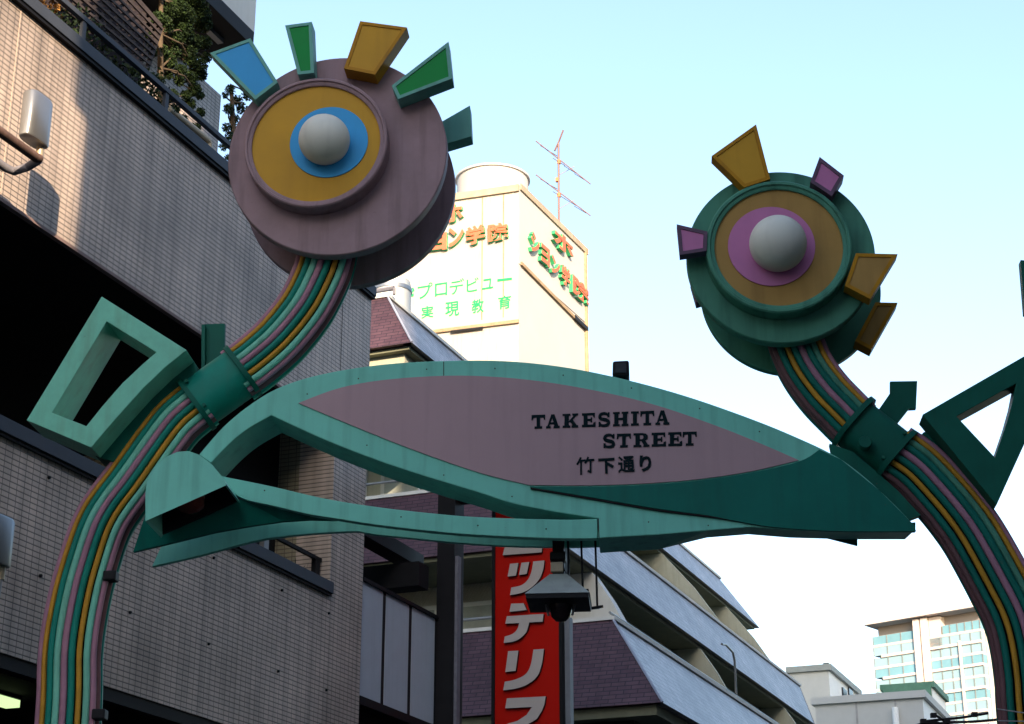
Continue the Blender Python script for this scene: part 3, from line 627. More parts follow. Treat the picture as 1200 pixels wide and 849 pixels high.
LEAFC = mat('sun_tinted_leaf', (.20, .11, .04), .7, var=.4, scale=8)  # brown-orange stands in for sunlight on the hedge
LEAFD = mat('shadowed_leaf', (.02, .035, .02), .6, var=.3, scale=6)  # shade put into the leaf colour
BARK = mat('grey_bark', (.12, .09, .06), .8, var=.3, bump=.5)
# spiky plant behind the balcony rail
t = thing('potted_plant', LB, 'dark spiky plant behind the balcony rail in the recessed opening', 'plant')
o = MB()
for k in range(10):
    q = L(329+k*4.6+random.uniform(-1, 1), 668+k*2.6, .3); h = random.uniform(.1, .28)
    dx = random.uniform(-.09, .09)
    o.add([(q.x-.02, .3, zC+.14), (q.x+.02, .3, zC+.14), (q.x+dx*.5+.01, .3, zC+.14+h*.6), (q.x+dx, .28, zC+.14+h), (q.x+dx*.5-.01, .31, zC+.14+h*.6)], [(0, 1, 2, 3, 4)])
o.build('leaves', LEAFD, t)
MB().box(L(328, 670, .3).x, L(368, 690, .3).x, .2, .4, zC+.001-.1, zC+.15).build('trough', BLACK, t)

# ---- roof terrace: trellis, hedge, trees, duct, upper storey
ty = .55
t = thing('trellis_screen', LB, 'brown wooden trellis leaning on the roof terrace beside the dark tree', 'trellis')
def LP(px, py, y): p = LB.y(px, py, y); return (p.x, y, p.z)
quad = [(40,-40),(150,-12),(188,31),(172,88)]
def bilin(u, v):  # u along, v up the panel
    a = Vector((66-40, 8-40)); b = Vector((172, 86)); c = Vector((190, 31)); d = Vector((110, -60))
    return tuple((a*(1-u)*(1-v))+(b*u*(1-v))+(c*u*v)+(d*(1-u)*v))
def slat(u0, v0, u1, v1, w_, dy, nm='slat'):
    A = Vector(LP(*bilin(u0, v0), ty)); B = Vector(LP(*bilin(u1, v1), ty)); d_ = (B-A).normalized(); nn = Vector((-d_.z, 0, d_.x))*w_
    return MB().hexa([A-nn, B-nn, B+nn, A+nn], [p+Vector((0, dy, 0)) for p in (A-nn, B-nn, B+nn, A+nn)]).build(nm, WOOD, t)
for k in range(13):
    u = .04+k*.075; slat(u, 0, min(1.0, u+.16), 1, .017, .02)
for k in range(9):
    v = .07+k*.11; slat(0, v, 1, v, .014, -.016)
for (a_, b_) in (((0, 0), (1, 0)), ((1, 0), (1, 1)), ((0, 1), (1, 1))): slat(*a_, *b_, .026, .03, 'frame')
t = thing('backing_board', LB, 'dark boarding standing behind the wooden trellis on the terrace', 'board')
MB().box(L(20, 0, .8).x, L(168, 60, .8).x, .8, .86, zA-.02, L(120, -40, .8).z).build('board', mat('dark_boarding', (.05, .04, .045), .8, var=.3, scale=8), t)
# hedge
pts = []
for k in range(5200):
    x = random.uniform(-8.6, L(196, 130, .25).x); pts.append((x, random.uniform(.12, .5), zA+.1+random.random()**1.2*(.55+.1*math.sin(x*5))))
sp = L(90, 40).x  # sun edge: orange sunlit leaves before it, dark shaded leaves beyond
hA = [p for p in pts if p[0] < sp and random.random() < .75]; hB = [p for p in pts if p[0] >= sp]
t = thing('planter_hedge', LB, 'hedge coloured orange as sunlit behind the terrace railing at the sunlit upper left', 'hedge')
leaf_mesh(hA, .030, LEAFC, 'foliage', t, mats=[LEAFC, LEAFC, mat('sun_orange_leaf', (.42, .20, .05), .7, var=.4, scale=9)])  # orange of the sunlight put into the leaf colour
MB().box(-8.6, sp-.02, .2, .45, zA-.02, zA+.2).build('trough', BLACK, t)
t = thing('planter_hedge', LB, 'dark shaded hedge behind the terrace railing below the trellis', 'hedge')
leaf_mesh(hB, .028, LEAFD, 'foliage', t, mats=[LEAFD, LEAFA])
MB().box(sp+.02, L(192, 130, .25).x, .2, .45, zA-.02, zA+.2).build('trough', BLACK, t)
# trees on the terrace
def terrace_tree(name, label, y_, trunk, clumps, nleaf, size, mats):
    t = thing(name, LB, label, 'tree')
    P = [LP(a, b, y_) for a, b in trunk]; P = [(P[0][0], y_, zA-.02)]+P
    tr = MB().tube(P, .05, 8, r2=.02)
    for (cx_, cy_, r_) in clumps:
        A = min(P, key=lambda q: abs(q[2]-LP(cx_, cy_, y_)[2]+.15)); B = LP(cx_, cy_, y_)
        tr.tube([A, ((A[0]+B[0])/2, y_+random.uniform(-.1, .1), (A[2]+B[2])/2+.02), B], .014, 6, r2=.005)
    tr.build('trunk', BARK, t, smooth=60)
    pts = []
    for (cx_, cy_, r_) in clumps:
        B = Vector(LP(cx_, cy_, y_)); rr = r_*.0095
        for k in range(int(nleaf*r_*r_/200)):
            v = Vector((random.gauss(0, 1), random.gauss(0, 1), random.gauss(0, 1))).normalized()*rr*random.random()**.45
            pts.append(tuple(B+v))
    leaf_mesh(pts, size, None, 'crown', t, mats=mats)
random.seed(11)
terrace_tree('terrace_tree', 'tall dark conifer rising over the terrace railing beside the trellis', .75,
    [(190,160),(189,120),(188,80),(188,40),(189,0),(190,-40)],
    [(200,-30,22),(222,-10,22),(232,15,17),(238,28,12),(215,20,16),(180,-15,14),(196,12,12),(226,50,12),(232,78,12),(236,88,8),(222,70,9),(205,62,8),(228,105,9),(235,132,6),(222,122,8),(210,95,7),(198,88,6),(230,150,6),(215,140,6),(185,22,9),(178,62,6),(195,110,6),(186,128,8),(196,140,8),(205,128,6),(205,10,16),(214,38,14),(204,45,11),(222,62,10),(198,72,10),(190,60,8),(212,84,9),(224,92,9),(240,50,9),(242,68,7),(178,45,8),(186,95,8),(202,112,8),(218,112,7),(234,112,6),(192,30,12)],
    1700, .016, [LEAFA, LEAFA, LEAFB])
terrace_tree('terrace_tree', 'thin bluish shrub seen against the sky between tiled wall and blue ray', 1.2,
    [(274,180),(273,150),(272,120),(271,100)],
    [(270,105,7),(278,118,8),(268,128,8),(275,140,8),(266,150,7),(282,150,6),(270,162,8),(262,172,6),(276,176,8),(284,128,8),(290,112,8),(264,112,5),(268,186,6),(286,170,6)],
    900, .017, [LEAFA, mat('blue_green_leaf', (.05, .09, .07), .6, var=.3)])
# duct with elbow
t = thing('duct_pipe', LB, 'cream ventilation pipe with elbow at the end of the terrace railing', 'pipe')
A = LP(197,128,.35); B = LP(243,165,.35); C_ = LP(241,182,.35)
MB().tube([A, B, (B[0]+.03, .35, B[2]-.03), (C_[0]+.04, .35, C_[2])], .045, 12).build('pipe', mat('cream_duct', (.42, .36, .26), .5, var=.1), t, smooth=40)
# upper storey with overhang
uy = 1.0
cx1 = L(298, 38, uy); zt = cx1.z; zb = L(297, 55, uy).z
MB().box(XL, cx1.x, uy, 8, zb, zt).build('overhang_slab', BLACK, lb, bevel=.005)
MB().box(XL, L(300, 20, uy+.03).x, uy+.04, 8, zt+.001, zt+3).build('upper_storey_wall', PALEWALL, lb)
xw = L(258, 130, 2.0).x
MB().box(XL, xw, 2.0, 8, zA-.02, zb-.001).build('set_back_wall', TILE, lb)
MB().box(XL, cx1.x-.3, uy+.25, uy+.33, zb-.06, zb-.001).build('soffit_rail', STEEL, lb)
# lamps fixed on conduits
def wall_lamp(cpx, top, bot, label, arm):
    t = thing('wall_lamp', LB, label, 'lamp', 'aluminium wall lamps on the tiled building')
    y_ = -.5; a = LB.y(cpx, top, y_); b = LB.y(cpx, bot, y_); o = MB(); n = 24; wd, dp = .155, .075
    for (z_, s_) in ((b.z, .93), (b.z+.01, 1), (a.z-.02, 1), (a.z, .9)):
        for j in range(n):
            w = 2*math.pi*j/n; c_ = math.copysign(abs(math.cos(w))**.6, math.cos(w)); s2 = math.copysign(abs(math.sin(w))**.6, math.sin(w))
            o.v.append((a.x+wd*s_*c_, y_+dp*s_*s2, z_))
    for i in range(3):
        for j in range(n): o.f.append((i*n+j, i*n+(j+1) % n, (i+1)*n+(j+1) % n, (i+1)*n+j))
    o.f.append(tuple(range(n))); o.f.append(tuple(3*n+j for j in range(n)))
    o.build('housing', STEEL, t, smooth=45)
    MB().tube([(b.x+.03, y_, b.z), (b.x+.03, y_, b.z-.10)], .034, 12).build('neck', mat('brass_neck', (.5, .42, .3), .4, metal=.4), t, smooth=40)
    if arm:
        z1 = b.z-.12
        MB().tube([(-9.5, y_+.02, z1), (b.x-.02, y_, z1), (b.x+.03, y_, z1+.01)], .042, 12).build('arm', BROWNPIPE, t, smooth=40)
        MB().tube([(-9.5, y_+.28, z1-.06), (b.x-.05, y_+.28, z1-.06), (b.x+.02, y_+.24, z1-.07), (b.x+.04, y_+.12, z1-.04), (b.x+.03, y_, z1)], .038, 12).build('conduit', GREYPIPE, t, smooth=40)
    else:
        MB().tube([(b.x+.03, y_, b.z-.08), (b.x+.03, y_, b.z-.22), (b.x+.0, y_+.2, b.z-.27), (b.x-.02, .0, b.z-.28)], .02, 10).build('arm', STEEL, t, smooth=40)
wall_lamp(45, 114, 171, 'aluminium wall lamp on brown conduit arm in the sunlit upper left corner', True)
wall_lamp(-1, 606, 664, 'aluminium wall lamp cut by the left edge on the shaded lower wall', False)

# ================================================================== NARROW STEEL-FRAMED BUILDING (white panels, black column)
NB = Frame(LB.world(0, 0, 0).x, LB.world(0, 0, 0).y, STREET)
nb = thing('steel_framed_building', NB, 'narrow black steel framed building with three pale grey balcony panels', 'building')
def N(px, py, y=0.0): return NB.y(px, py, y)
zp0, zp1 = 5.58, 6.93
edges = [(424, 450.5), (453.5, 481.5), (484.5, 512)]
for a, b in edges:
    MB().box(N(a, 740).x+.02, N(b, 740).x, .03, .06, zp0, zp1).build('panel', PANELW, nb)
for a in (452, 483, 513.5):
    x = N(a, 740).x; MB().box(x-.055, x+.055, .035, .10, zp0, zp1).build('panel_post', BLACK, nb)
MB().box(.02, 2.3, .0, .12, zp1+.002, zp1+.045).build('panel_rail', BLACK, nb)
MB().box(.02, 2.3, .0, .14, zp0-.10, zp0-.002).build('floor_beam', BLACK, nb)
MB().box(.02, 2.3, .14, 3.4, zp0-.25, zp0-.002).build('floor_slab', DARKIN, nb)
cx0 = 2.2
ya = NB.x(511, 740, cx0).y; yb = NB.x(531.5, 740, cx0).y
MB().box(cx0, cx0+.3, yb, ya, 0, 9.25).build('column', BLACK, nb)
MB().box(cx0+.02, cx0+.12, yb-.045, yb-.002, 4.9, 7.75).build('grey_pipe', GREYPIPE, nb)
bz0 = NB.x(470, 688, 1.6).z; bz1 = NB.x(470, 660, 1.6).z
MB().box(1.6, 1.9, ya-.02, 3.0, bz0, bz1).build('cross_beam', BLACK, nb)
A0 = NB.y(427, 627, .25); A1 = NB.y(512, 662, .25)
zdb = .5*(A0.z+A1.z)
MB().box(-.02, 2.25, .25, .5, zdb-.08, zdb+.10).build('side_beam', BLACK, nb)
MB().box(cx0+.05, cx0+.25, yb-2.0, yb, 8.5, 8.9).build('sign_arm', BLACK, nb)
MB().box(.05, cx0, 3.4, 3.6, 0, 8.6).build('back_wall', CREAM, nb)
MB().box(.05, cx0+.2, .6, 3.4, 0, .2).build('plinth', BLACK, nb)
MB().box(cx0+.3, 4.6, .9, 3.6, 0, 5.15).build('low_storey', BLACK, nb)
zlow = NB.x(560, 838, 4.0).z

# ================================================================== RED VERTICAL SIGN
rs = thing('vertical_sign', NB, 'tall red projecting sign with white katakana letters beside the black column', 'shop sign')
xs = 2.95
def RS(px, py, x=xs): p = NB.x(px, py, x); return p
yl = RS(580.5, 720).y; yr = RS(655, 720).y
ztop = RS(600, 592).z; zbot = RS(600, 960).z
RED = mat('red_sign_face', (.50, .008, .003), .35, var=.04)
MB().box(xs, xs+.3, yr, yl, zbot, ztop).build('sign_box', RED, rs)
for (a, b) in ((yl+.002, yl+.045), (yr-.04, yr-.002)): MB().box(xs-.02, xs+.32, a, b, zbot-.02, ztop+.02).build('edge_frame', BLACK, rs)
py0 = RS(659.5, 790).y; py1 = RS(665.5, 790).y
MB().box(xs+.08, xs+.2, py1, py0, 0, RS(660, 722).z).build('pole', mat('grey_pole', (.2, .22, .25), .45), rs)
WHITE = mat('off_white_letter', (.52, .47, .44), .4, var=.05); LSIDE = mat('letter_side', (.05, .012, .012), .5)
def kana(polys, name='letter'):
    for poly in polys:
        P = [RS(570+u/3.2766, 590+v/3.2766) for u, v in poly]
        o = MB().hexa([(xs-.05, p.y, p.z) for p in P], [(xs+.001, p.y, p.z) for p in P]).build(name, [WHITE, LSIDE], rs)
        for p in o.data.polygons: p.material_index = 0 if abs(p.normal.x) > .9 else 1
def cv(pts, n=4): return [tuple(v) for v in spline(pts, n)]
kana([[(128,60),(232,48),(240,62),(236,68),(122,66)], [(76,170),(220,165),(217,192),(68,203)]])     # ro (upper bar, lower bar)
kana([[(96,236),(128,233),(119,281),(87,285)], [(140,232),(170,229),(160,275),(130,279)],
      cv([(185,227),(228,223)],1)+cv([(228,223),(222,262),(205,300),(172,332),(135,349),(96,356)],4)+cv([(101,327),(140,318),(165,296),(178,266),(185,227)],4)[:-1]])  # small tsu
kana([[(100,389),(148,387),(160,413),(94,420)], [(84,437),(225,428),(221,458),(78,466)],
      [(132,462),(170,459)]+cv([(170,459),(160,495),(135,522),(105,535),(72,539)],4)[1:]+cv([(76,515),(105,505),(123,488),(132,462)],4)[:-1]])     # te
kana([[(89,571),(128,569),(118,646),(78,651)], [(186,565),(226,562)]+cv([(226,562),(218,620),(200,668),(160,700),(115,715),(70,721)],4)[1:]+cv([(76,688),(115,680),(155,660),(175,625),(186,565)],4)[:-1]])       # ri
kana([[(84,752),(233,744),(228,775),(218,800),(200,830),(160,855),(120,875),(80,880),(84,850),(125,838),(160,815),(180,785),(78,790)]])       # a

# ================================================================== STEPPED APARTMENT BUILDING
SB = Frame(*Frame(0, 0, STREET).world(26.0, 9.0, 0)[:2], STREET)
sb = thing('stepped_apartment_building', SB, 'apartment building with sloping purple and blue grey tiled balcony bands stepping back', 'building')
ox, oy = 26.0, 9.0
def band(xb, yb, zb, xt, yt, zt, xend_b, xend_t, ydeep, label):
    """sloping tiled parapet: purple front slope and blue grey street slope, closed top and bottom"""
    xb -= ox; xt -= ox; xend_b -= ox; xend_t -= ox; yb -= oy; yt -= oy; ydeep -= oy; th = .18
    # street slope
    a = [(xb, yb, zb), (xend_b, yb, zb), (xend_t, yt, zt), (xt, yt, zt)]
    MB().hexa(a, [(p[0], p[1]+th, p[2]) for p in a]).build('street_parapet', BLUETILE, sb)
    b = [(xb, yb, zb), (xt, yt, zt), (xt, ydeep, zt), (xb, ydeep, zb)]
    b = [(p[0]-.002, p[1]+(.0 if i < 2 else 0), p[2]) for i, p in enumerate(b)]
    MB().hexa(b, [(p[0]+th, p[1]+(.1 if i < 2 else 0), p[2]) for i, p in enumerate(b)]).build('front_parapet', PURP, sb)
    # top cap rails
    MB().box(xt-.03, xend_t, yt-.04, yt+.22, zt+.001, zt+.06).build('parapet_cap', PALEWALL, sb)
    MB().box(xt-.03, xt+.2, yt+.221, ydeep, zt+.001, zt+.06).build('parapet_cap', PALEWALL, sb)
    # hip trim
    MB().tube([(xb-.01, yb-.01, zb), (xt-.01, yt-.01, zt)], .02, 6).build('hip_trim', mat('hip_metal', (.3, .33, .42), .4), sb)
    # far closing slope
    MB().hexa([(xend_b, yb, zb), (xend_b, yb+1.5, zb), (xend_t, yt+1.5, zt), (xend_t, yt, zt)], [(xend_b-.1, yb, zb), (xend_b-.1, yb+1.5, zb), (xend_t-.1, yt+1.5, zt), (xend_t-.1, yt, zt)]).build('end_parapet', PURP, sb)
def slab(x0, x1, y0, y1, z0, z1, m, nm): return MB().box(x0-ox, x1-ox, y0-oy, y1-oy, z0, z1).build(nm, m, sb)
b3 = (25.9, 7.93, 6.61, 26.75, 8.95, 8.11); b2 = (26.62, 9.75, 9.40, 27.25, 10.48, 10.70); b1 = (26.08, 12.2, 13.0, 26.72, 12.98, 14.2)
band(*b3, 58, 58, 30, ''); band(*b2, 44.5, 46.3, 30, ''); band(*b1, 49.3, 48.2, 30, '')
# floor slabs / soffits under each band
slab(26.0, 58, 8.05, 30, 6.45, 6.60, SOFFIT, 'soffit'); slab(26.7, 44.3, 9.85, 30, 9.33, 9.392, SOFFIT, 'soffit'); slab(26.2, 49.1, 12.3, 30, 12.93, 12.992, SOFFIT, 'soffit')
slab(26.35, 26.8, 12.45, 30, 12.45, 12.929, CREAM, 'fascia_beam')
slab(26.3, 58, 8.5, 30, 6.2, 6.449, BLACK, 'soffit_beam')
# recessed walls
slab(28.3, 58, 10.4, 30, 7.0, 9.33, CREAM, 'recess_wall'); slab(29.2, 44.6, 12.95, 30, 9.6, 12.93, CREAM, 'recess_wall'); slab(28.5, 47.5, 14.2, 30, 13.0, 14.0, CREAM, 'recess_wall')
slab(27.5, 58, 9.6, 30, 0, 6.19, GLASS, 'ground_floor_glazing')
# windows in the recessed front walls
for (x_, y0_, y1_, z0_, z1_) in ((28.3, 10.9, 12.3, 7.9, 9.0), (28.3, 12.6, 14.0, 7.9, 9.0), (29.2, 13.0, 14.2, 10.6, 12.2), (29.2, 14.5, 15.8, 10.6, 12.2)):
    f = slab(x_-.06, x_-.001, y0_, y1_, z0_, z1_, PALEWALL, 'window'); MB().box(x_-ox-.07, x_-ox-.061, y0_-oy+.08, y1_-oy-.08, z0_+.08, z1_-.08).build('pane', mat('curtained_pane', (.34, .37, .33), .2), f)
# rails on the front balconies
def rail(x_, y0_, y1_, z_, r_=.025): MB().tube([(x_-ox, y0_-oy, z_), (x_-ox, y1_-oy, z_)], r_, 8).build('balcony_rail', STEEL, sb, smooth=60)
rail(26.85, 9.2, 16, 8.35); rail(27.35, 10.9, 18, 11.02); 
for yy in (11.2, 12.6, 14.0, 15.4): MB().tube([(27.35-ox, yy-oy, 10.76), (27.35-ox, yy-oy, 11.02)], .018, 6).build('rail_post', STEEL, sb)
MB().tube([(26.9-ox, 9.05-oy, 8.27), (57-ox, 9.05-oy, 8.27)], .022, 8).build('balcony_rail', STEEL, sb)
for k in range(16): MB().tube([(27.2+k*1.7-ox, 9.05-oy, 8.17), (27.2+k*1.7-ox, 9.05-oy, 8.27)], .016, 6).build('rail_post', STEEL, sb)
MB().tube([(27.5-ox, 10.6-oy, 10.84), (45-ox, 10.6-oy, 10.84)], .02, 8).build('balcony_rail', STEEL, sb)
# sloping fins between balconies
def fin(x_, low, high, depth, th=.14, m=CREAM):
    (yl_, zl_), (yh_, zh_) = low, high
    ym = yl_+(yh_-yl_)*.55; zm = zl_+(zh_-zl_)*.6
    P = [(yl_, zl_), (ym-.0, zm), (yh_, zh_), (yh_+depth, zh_), (yh_+depth, zl_-.6), (yl_+.1, zl_-.6)]
    return MB().hexa([(x_-ox, a-oy, b) for a, b in P], [(x_+th-ox, a-oy, b) for a, b in P]).build('balcony_fin', m, sb)
for k, x_ in enumerate((28.3, 34.7, 41.6, 50)):
    zh = 9.325 if x_ < 44.3 else 8.9
    fin(x_, (9.12, 8.12), (9.82, zh), .9 if k else 4, th=.14 if k else .3, m=CREAM if k else PALEWALL)
for x_ in (33.6, 40.4): fin(x_, (10.62, 10.72), (12.27, 12.925), 1.3)
fin(46.1, (10.75, 10.72), (12.3, 12.925), 1.3)
# roof cap beyond the balcony bands
slab(27.2, 47.5, 13.3, 30, 13.98, 14.15, CREAM, 'roof_slab')
# a bent vent pipe standing on a balcony
p = SB.y(862, 800, .1)
MB().tube([(p.x, .1, 8.0), (p.x, .1, 9.0), (p.x-.1, .1, 9.15), (p.x-.6, .1, 9.2), (p.x-.9, .1, 9.15)], .024, 8).build('vent_pipe', STEEL, sb, smooth=60)
# roof things by the top band corner
TKZ = SB.x(466, 328, 2.3).z
t = thing('water_tank', SB, 'pale cylindrical water tank on the roof beside the mauve flower head', 'tank')
q = SB.z(462, 352, 14.3)
q = SB.x(459, 352, 2.3)
MB().lathe(q.x, q.y, [(.001, 14.2), (.36, 14.2), (.36, TKZ-.15), (.34, TKZ-.05), (.25, TKZ), (.001, TKZ+.01)], 40, 'z').build('tank_body', PALEWALL, t, smooth=40)
MB().lathe(q.x, q.y, [(.375, TKZ-.26), (.375, TKZ-.18), (.36, TKZ-.18), (.36, TKZ-.26)], 40, 'z').build('tank_band', STEEL, t, smooth=40)
t = thing('roof_rail', SB, 'blue grey steel rail on the roof corner in front of the tank', 'rail')
r0 = SB.x(434, 342, .78); r1 = SB.x(462, 338, .78)
MB().tube([(.78, r0.y+.6, r0.z), (.78, r1.y, r1.z)], .045, 8).build('rail', GREYPIPE, t)
MB().tube([(.78, r1.y, r1.z), (.78, r1.y, 14.26)], .03, 8).build('post', GREYPIPE, t)

# ================================================================== SIGN TOWER (sunlit)
TY = 78.0
C = at_depth(608.5, 217, TY); zTop = C.z
def wz(px, py, z): r = ray(px, py); k = (z-1.6)/r.z; return Vector((r.x*k, r.y*k, z))
Lp = wz(533, 228, zTop); Rp = wz(688, 295, zTop)
ang = math.atan2(C.y-Lp.y, C.x-Lp.x)
TW = Frame(C.x, C.y, ang)
tw = thing('sign_tower', TW, 'sunlit white rooftop sign tower with red and green Japanese letters', 'building')
Rl = TW.loc(Rp); Wd = 13.0
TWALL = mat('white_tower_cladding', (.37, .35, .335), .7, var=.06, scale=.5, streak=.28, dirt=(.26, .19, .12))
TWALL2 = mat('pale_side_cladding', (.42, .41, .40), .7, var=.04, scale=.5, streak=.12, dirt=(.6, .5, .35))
RUSTY = mat('rusty_trim', (.30, .22, .14), .8, var=.3, scale=2)
def T(px, py, y=0.0): return TW.y(px, py, y)
zUp = T(607, 309).z; zLo = T(603, 380).z
prof = [(-Wd, 0), (0, 0), (Rl.x, Rl.y), (Rl.x-Wd, Rl.y+1)]
def tower_block(z0, z1, inset, m, nm):
    cx_ = sum(p[0] for p in prof)/4; cy_ = sum(p[1] for p in prof)/4
    P = [(p[0]+(cx_-p[0])*inset, p[1]+(cy_-p[1])*inset) for p in prof]
    o = MB().hexa([(a, b, z1) for a, b in P], [(a, b, z0) for a, b in P]).build(nm, m, tw)
    if len(o.data.materials) > 1:
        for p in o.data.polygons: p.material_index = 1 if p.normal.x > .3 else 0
    return o
tower_block(0, zUp-.001, .006, [TWALL, TWALL2], 'shaft')
MB().box(-Wd, -.05, -.0, .3, zLo, zUp-.002).build('sign_plate', TWALL, tw)
tower_block(zUp, zTop-.001, 0, [TWALL, TWALL2], 'sign_box')
MB().box(-Wd, 0, -.12, -.001, zTop-.35, zTop).build('top_trim', mat('cream_trim', (.34, .28, .21), .7, var=.2, scale=2), tw)
zz = T(605, 378).z
MB().box(-Wd, -.02, -.10, -.001, zz-.06, zz+.10).build('bottom_trim', RUSTY, tw)
MB().box(T(529, 390).x, T(567, 385).x, -.14, -.101, zz-.16, zz-.061).build('black_strip', BLACK, tw)  # black strip standing proud under the bottom trim
# vertical cladding joints and side trims
for px in (565, 590): x_ = T(px, 300).x; MB().box(x_-.03, x_+.03, -.01, -.001, zLo+.4, zTop-.36).build('cladding_joint', RUSTY, tw)
for px in (547, 572, 601): x_ = T(px, 250).x; MB().box(x_-.02, x_+.02, -.008, -.001, zUp+.1, zTop-.36).build('cladding_joint', mat('pale_joint_line', (.6, .5, .4), .8), tw)
# right side face helpers: plane through (0,0) and (Rl.x, Rl.y)
sdv = Vector((Rl.x, Rl.y, 0)); slen = sdv.length; sdv.normalize(); sn = Vector((sdv.y, -sdv.x, 0))
def TS(px, py, off=0.0):
    r = ray(px, py); rl = Vector((r.dot(TW.ex), r.dot(TW.ey), r.z)); o_ = TW.loc((0, 0, 1.6)); n_ = sn
    k = (off-(o_).dot(n_))/(rl.dot(n_)); return o_+rl*k
def side_strip(p0, p1, hw, m, nm, out=.08):
    a = TS(*p0); b = TS(*p1)
    P = [a+Vector((0, 0, hw)), b+Vector((0, 0, hw)), b-Vector((0, 0, hw)), a-Vector((0, 0, hw))]
    MB().hexa([p+sn*out for p in P], [p+sn*.002 for p in P]).build(nm, m, tw)
side_strip((610,309), (686,386), .08, RUSTY, 'side_trim'); side_strip((609,219), (688,296), .16, MATS['cream_trim'], 'side_trim')
side_strip((672,372), (687,386.5), .10, BLACK, 'black_strip', .12)  # black strip over the far end of the side trim
a = TS(685.5, 300); 
MB().tube([(a.x, a.y, zTop)[0:3], (a.x, a.y, 5)], .12, 8).build('downpipe', RUSTY, tw)
# lettering on the tower
RLET = mat('red_letter_face', (.62, .13, .07), .5, var=.05); GLET = mat('green_letter_side', (.05, .36, .16), .5, var=.05); GFLAT = mat('green_flat_letter', (.02, .36, .12), .6, var=.05)
def tq(pts): return [tuple(T(a, b, -.002)) for a, b in pts]
def sq(pts): return [tuple(TS(a, b, .004)) for a, b in pts]
for ch, q in (('ホ', [(521,243),(543.5,240),(544,260),(522,264)]), ('シ', [(478,283),(500,279),(500,300),(478,304)]), ('ョ', [(503,278),(525,274),(525,294),(503,297)]),
              ('ン', [(526,270),(545,266),(545,289),(527,292)]), ('学', [(547,269),(569,264),(569.5,286),(548,290)]), ('院', [(573,265),(596,262),(596.5,282),(573.5,286)])):
    text_part(ch, 'raised_letter', [RLET, GLET], tw, tq(q), .2, bold=.035)
for ch, q in (('プ', [(489.5,334),(507,331),(507,349),(490,351)]), ('ロ', [(510,333),(524,331),(524,346),(510,348)]), ('デ', [(527,329),(544,326),(544,344),(527,346)]),
              ('ビ', [(547,327),(561,325),(561,341),(547,343)]), ('ュ', [(565,328),(578,326),(578,338),(565,340)]), ('ー', [(583,327.5),(600,325.5),(600,328.5),(583,330.5)])):
    text_part(ch, 'flat_letter', GFLAT, tw, tq(q), .03, bold=.0)
for ch, q in (('実', [(494,360),(508,358),(508,372),(494,374)]), ('現', [(522,355),(538,353),(538,370),(522,372)]), ('教', [(553,352),(567,350),(567,366),(553,368)]), ('育', [(584,348),(599,345.5),(599,361),(584,363.5)])):
    text_part(ch, 'flat_letter', GFLAT, tw, tq(q), .03, bold=.01)
text_part('デ', 'flat_letter', GFLAT, tw, tq([(474,339),(486,337),(486,356),(474,358)]), .03, bold=.05)
for ch, q in (('シ', [(618,270),(628,280),(628,302),(618,294)]), ('ョ', [(630,285),(640,294),(640,315),(630,307)]), ('ン', [(642,298),(652,308),(652,327),(642,319)]), ('学', [(654,309),(664,318),(664,340),(654,332)]), ('院', [(667,321),(686,340),(686,362),(667,343)]),
              ('ホ', [(645,266),(668,288),(668,306),(645,286)])):
    text_part(ch, 'raised_letter', [RLET, GLET], tw, sq(q), .2, bold=.035)
# water drum on top of the tower
dq = wz(565, 226, zTop); dl = TW.loc(dq); rr = 46*TY/FPX*1.04
dl.y += rr*.9
zt_ = TW.x(0, 0, 0).z if False else None
def ztop_at(px, py, yy): return TW.y(px, py, yy).z
zd = ztop_at(577, 211, dl.y)
MB().lathe(dl.x, dl.y, [(rr, zTop-.1), (rr, zd-.12), (rr+.09, zd-.10), (rr+.09, zd), (rr-.1, zd), (.001, zd-.05)], 64, 'z').build('drum', TWALL2, tw, smooth=40)
MB().tube([tuple(T(545, 222, .4))[0:2]+(zTop,), tuple(T(545, 222, .4))[0:2]+(zTop+.01,)], .02, 6).build('stud', BLACK, tw)
# television aerial standing on the tower
an = thing('tv_aerial', TW, 'double television aerial on a thin mast beside the tower drum', 'aerial')
base = TS(655, 262, -.4)
def AN(px, py):   # point in the vertical plane through the mast, facing the camera
    r = ray(px, py); bw = TW.world(base.x, base.y, 0); k = bw.y/r.y; return TW.loc((r.x*k, r.y*k, 1.6+r.z*k))
AER = mat('aerial_metal', (.16, .10, .095), .5, metal=.3)
top_ = AN(654.5, 168)
MB().tube([tuple(AN(655, 268)), tuple(top_)], .055, 8).build('mast', AER, an)
MB().tube([tuple(AN(650, 177)), tuple(AN(655, 166)), tuple(AN(660, 153))], .05, 6).build('folded_element', AER, an)
for (p0, p1, els) in (((628,165.5),(692,216),((643,177),(655,190),(668,199),(680,208))), ((628,205),(692,253),((643,216),(655,229),(668,237),(680,246)))):
    bm_ = MB().tube([tuple(AN(*p0)), tuple(AN(*p1))], .03, 6).build('boom', AER, an)
    for (ex_, ey_) in els:
        q = AN(ex_, ey_); r_ = .95 if els.index((ex_, ey_)) == 0 else .7
        MB().tube([(q.x-.25*r_, q.y-.7*r_, q.z), (q.x+.25*r_, q.y+.7*r_, q.z)], .018, 5).build('element', AER, bm_)
    MB().tube([tuple(AN(p0[0]+27, p0[1]+40)), tuple(AN(p0[0]+45, p0[1]+30))], .016, 5).build('stay', AER, bm_)
for px, py in ((653, 211), (655, 190), (655, 229)):
    q = AN(px, py); MB().box(q.x-.08, q.x+.08, q.y-.08, q.y+.08, q.z-.11, q.z+.11).build('junction_box', mat('orange_box', (.45, .2, .1), .6), an)

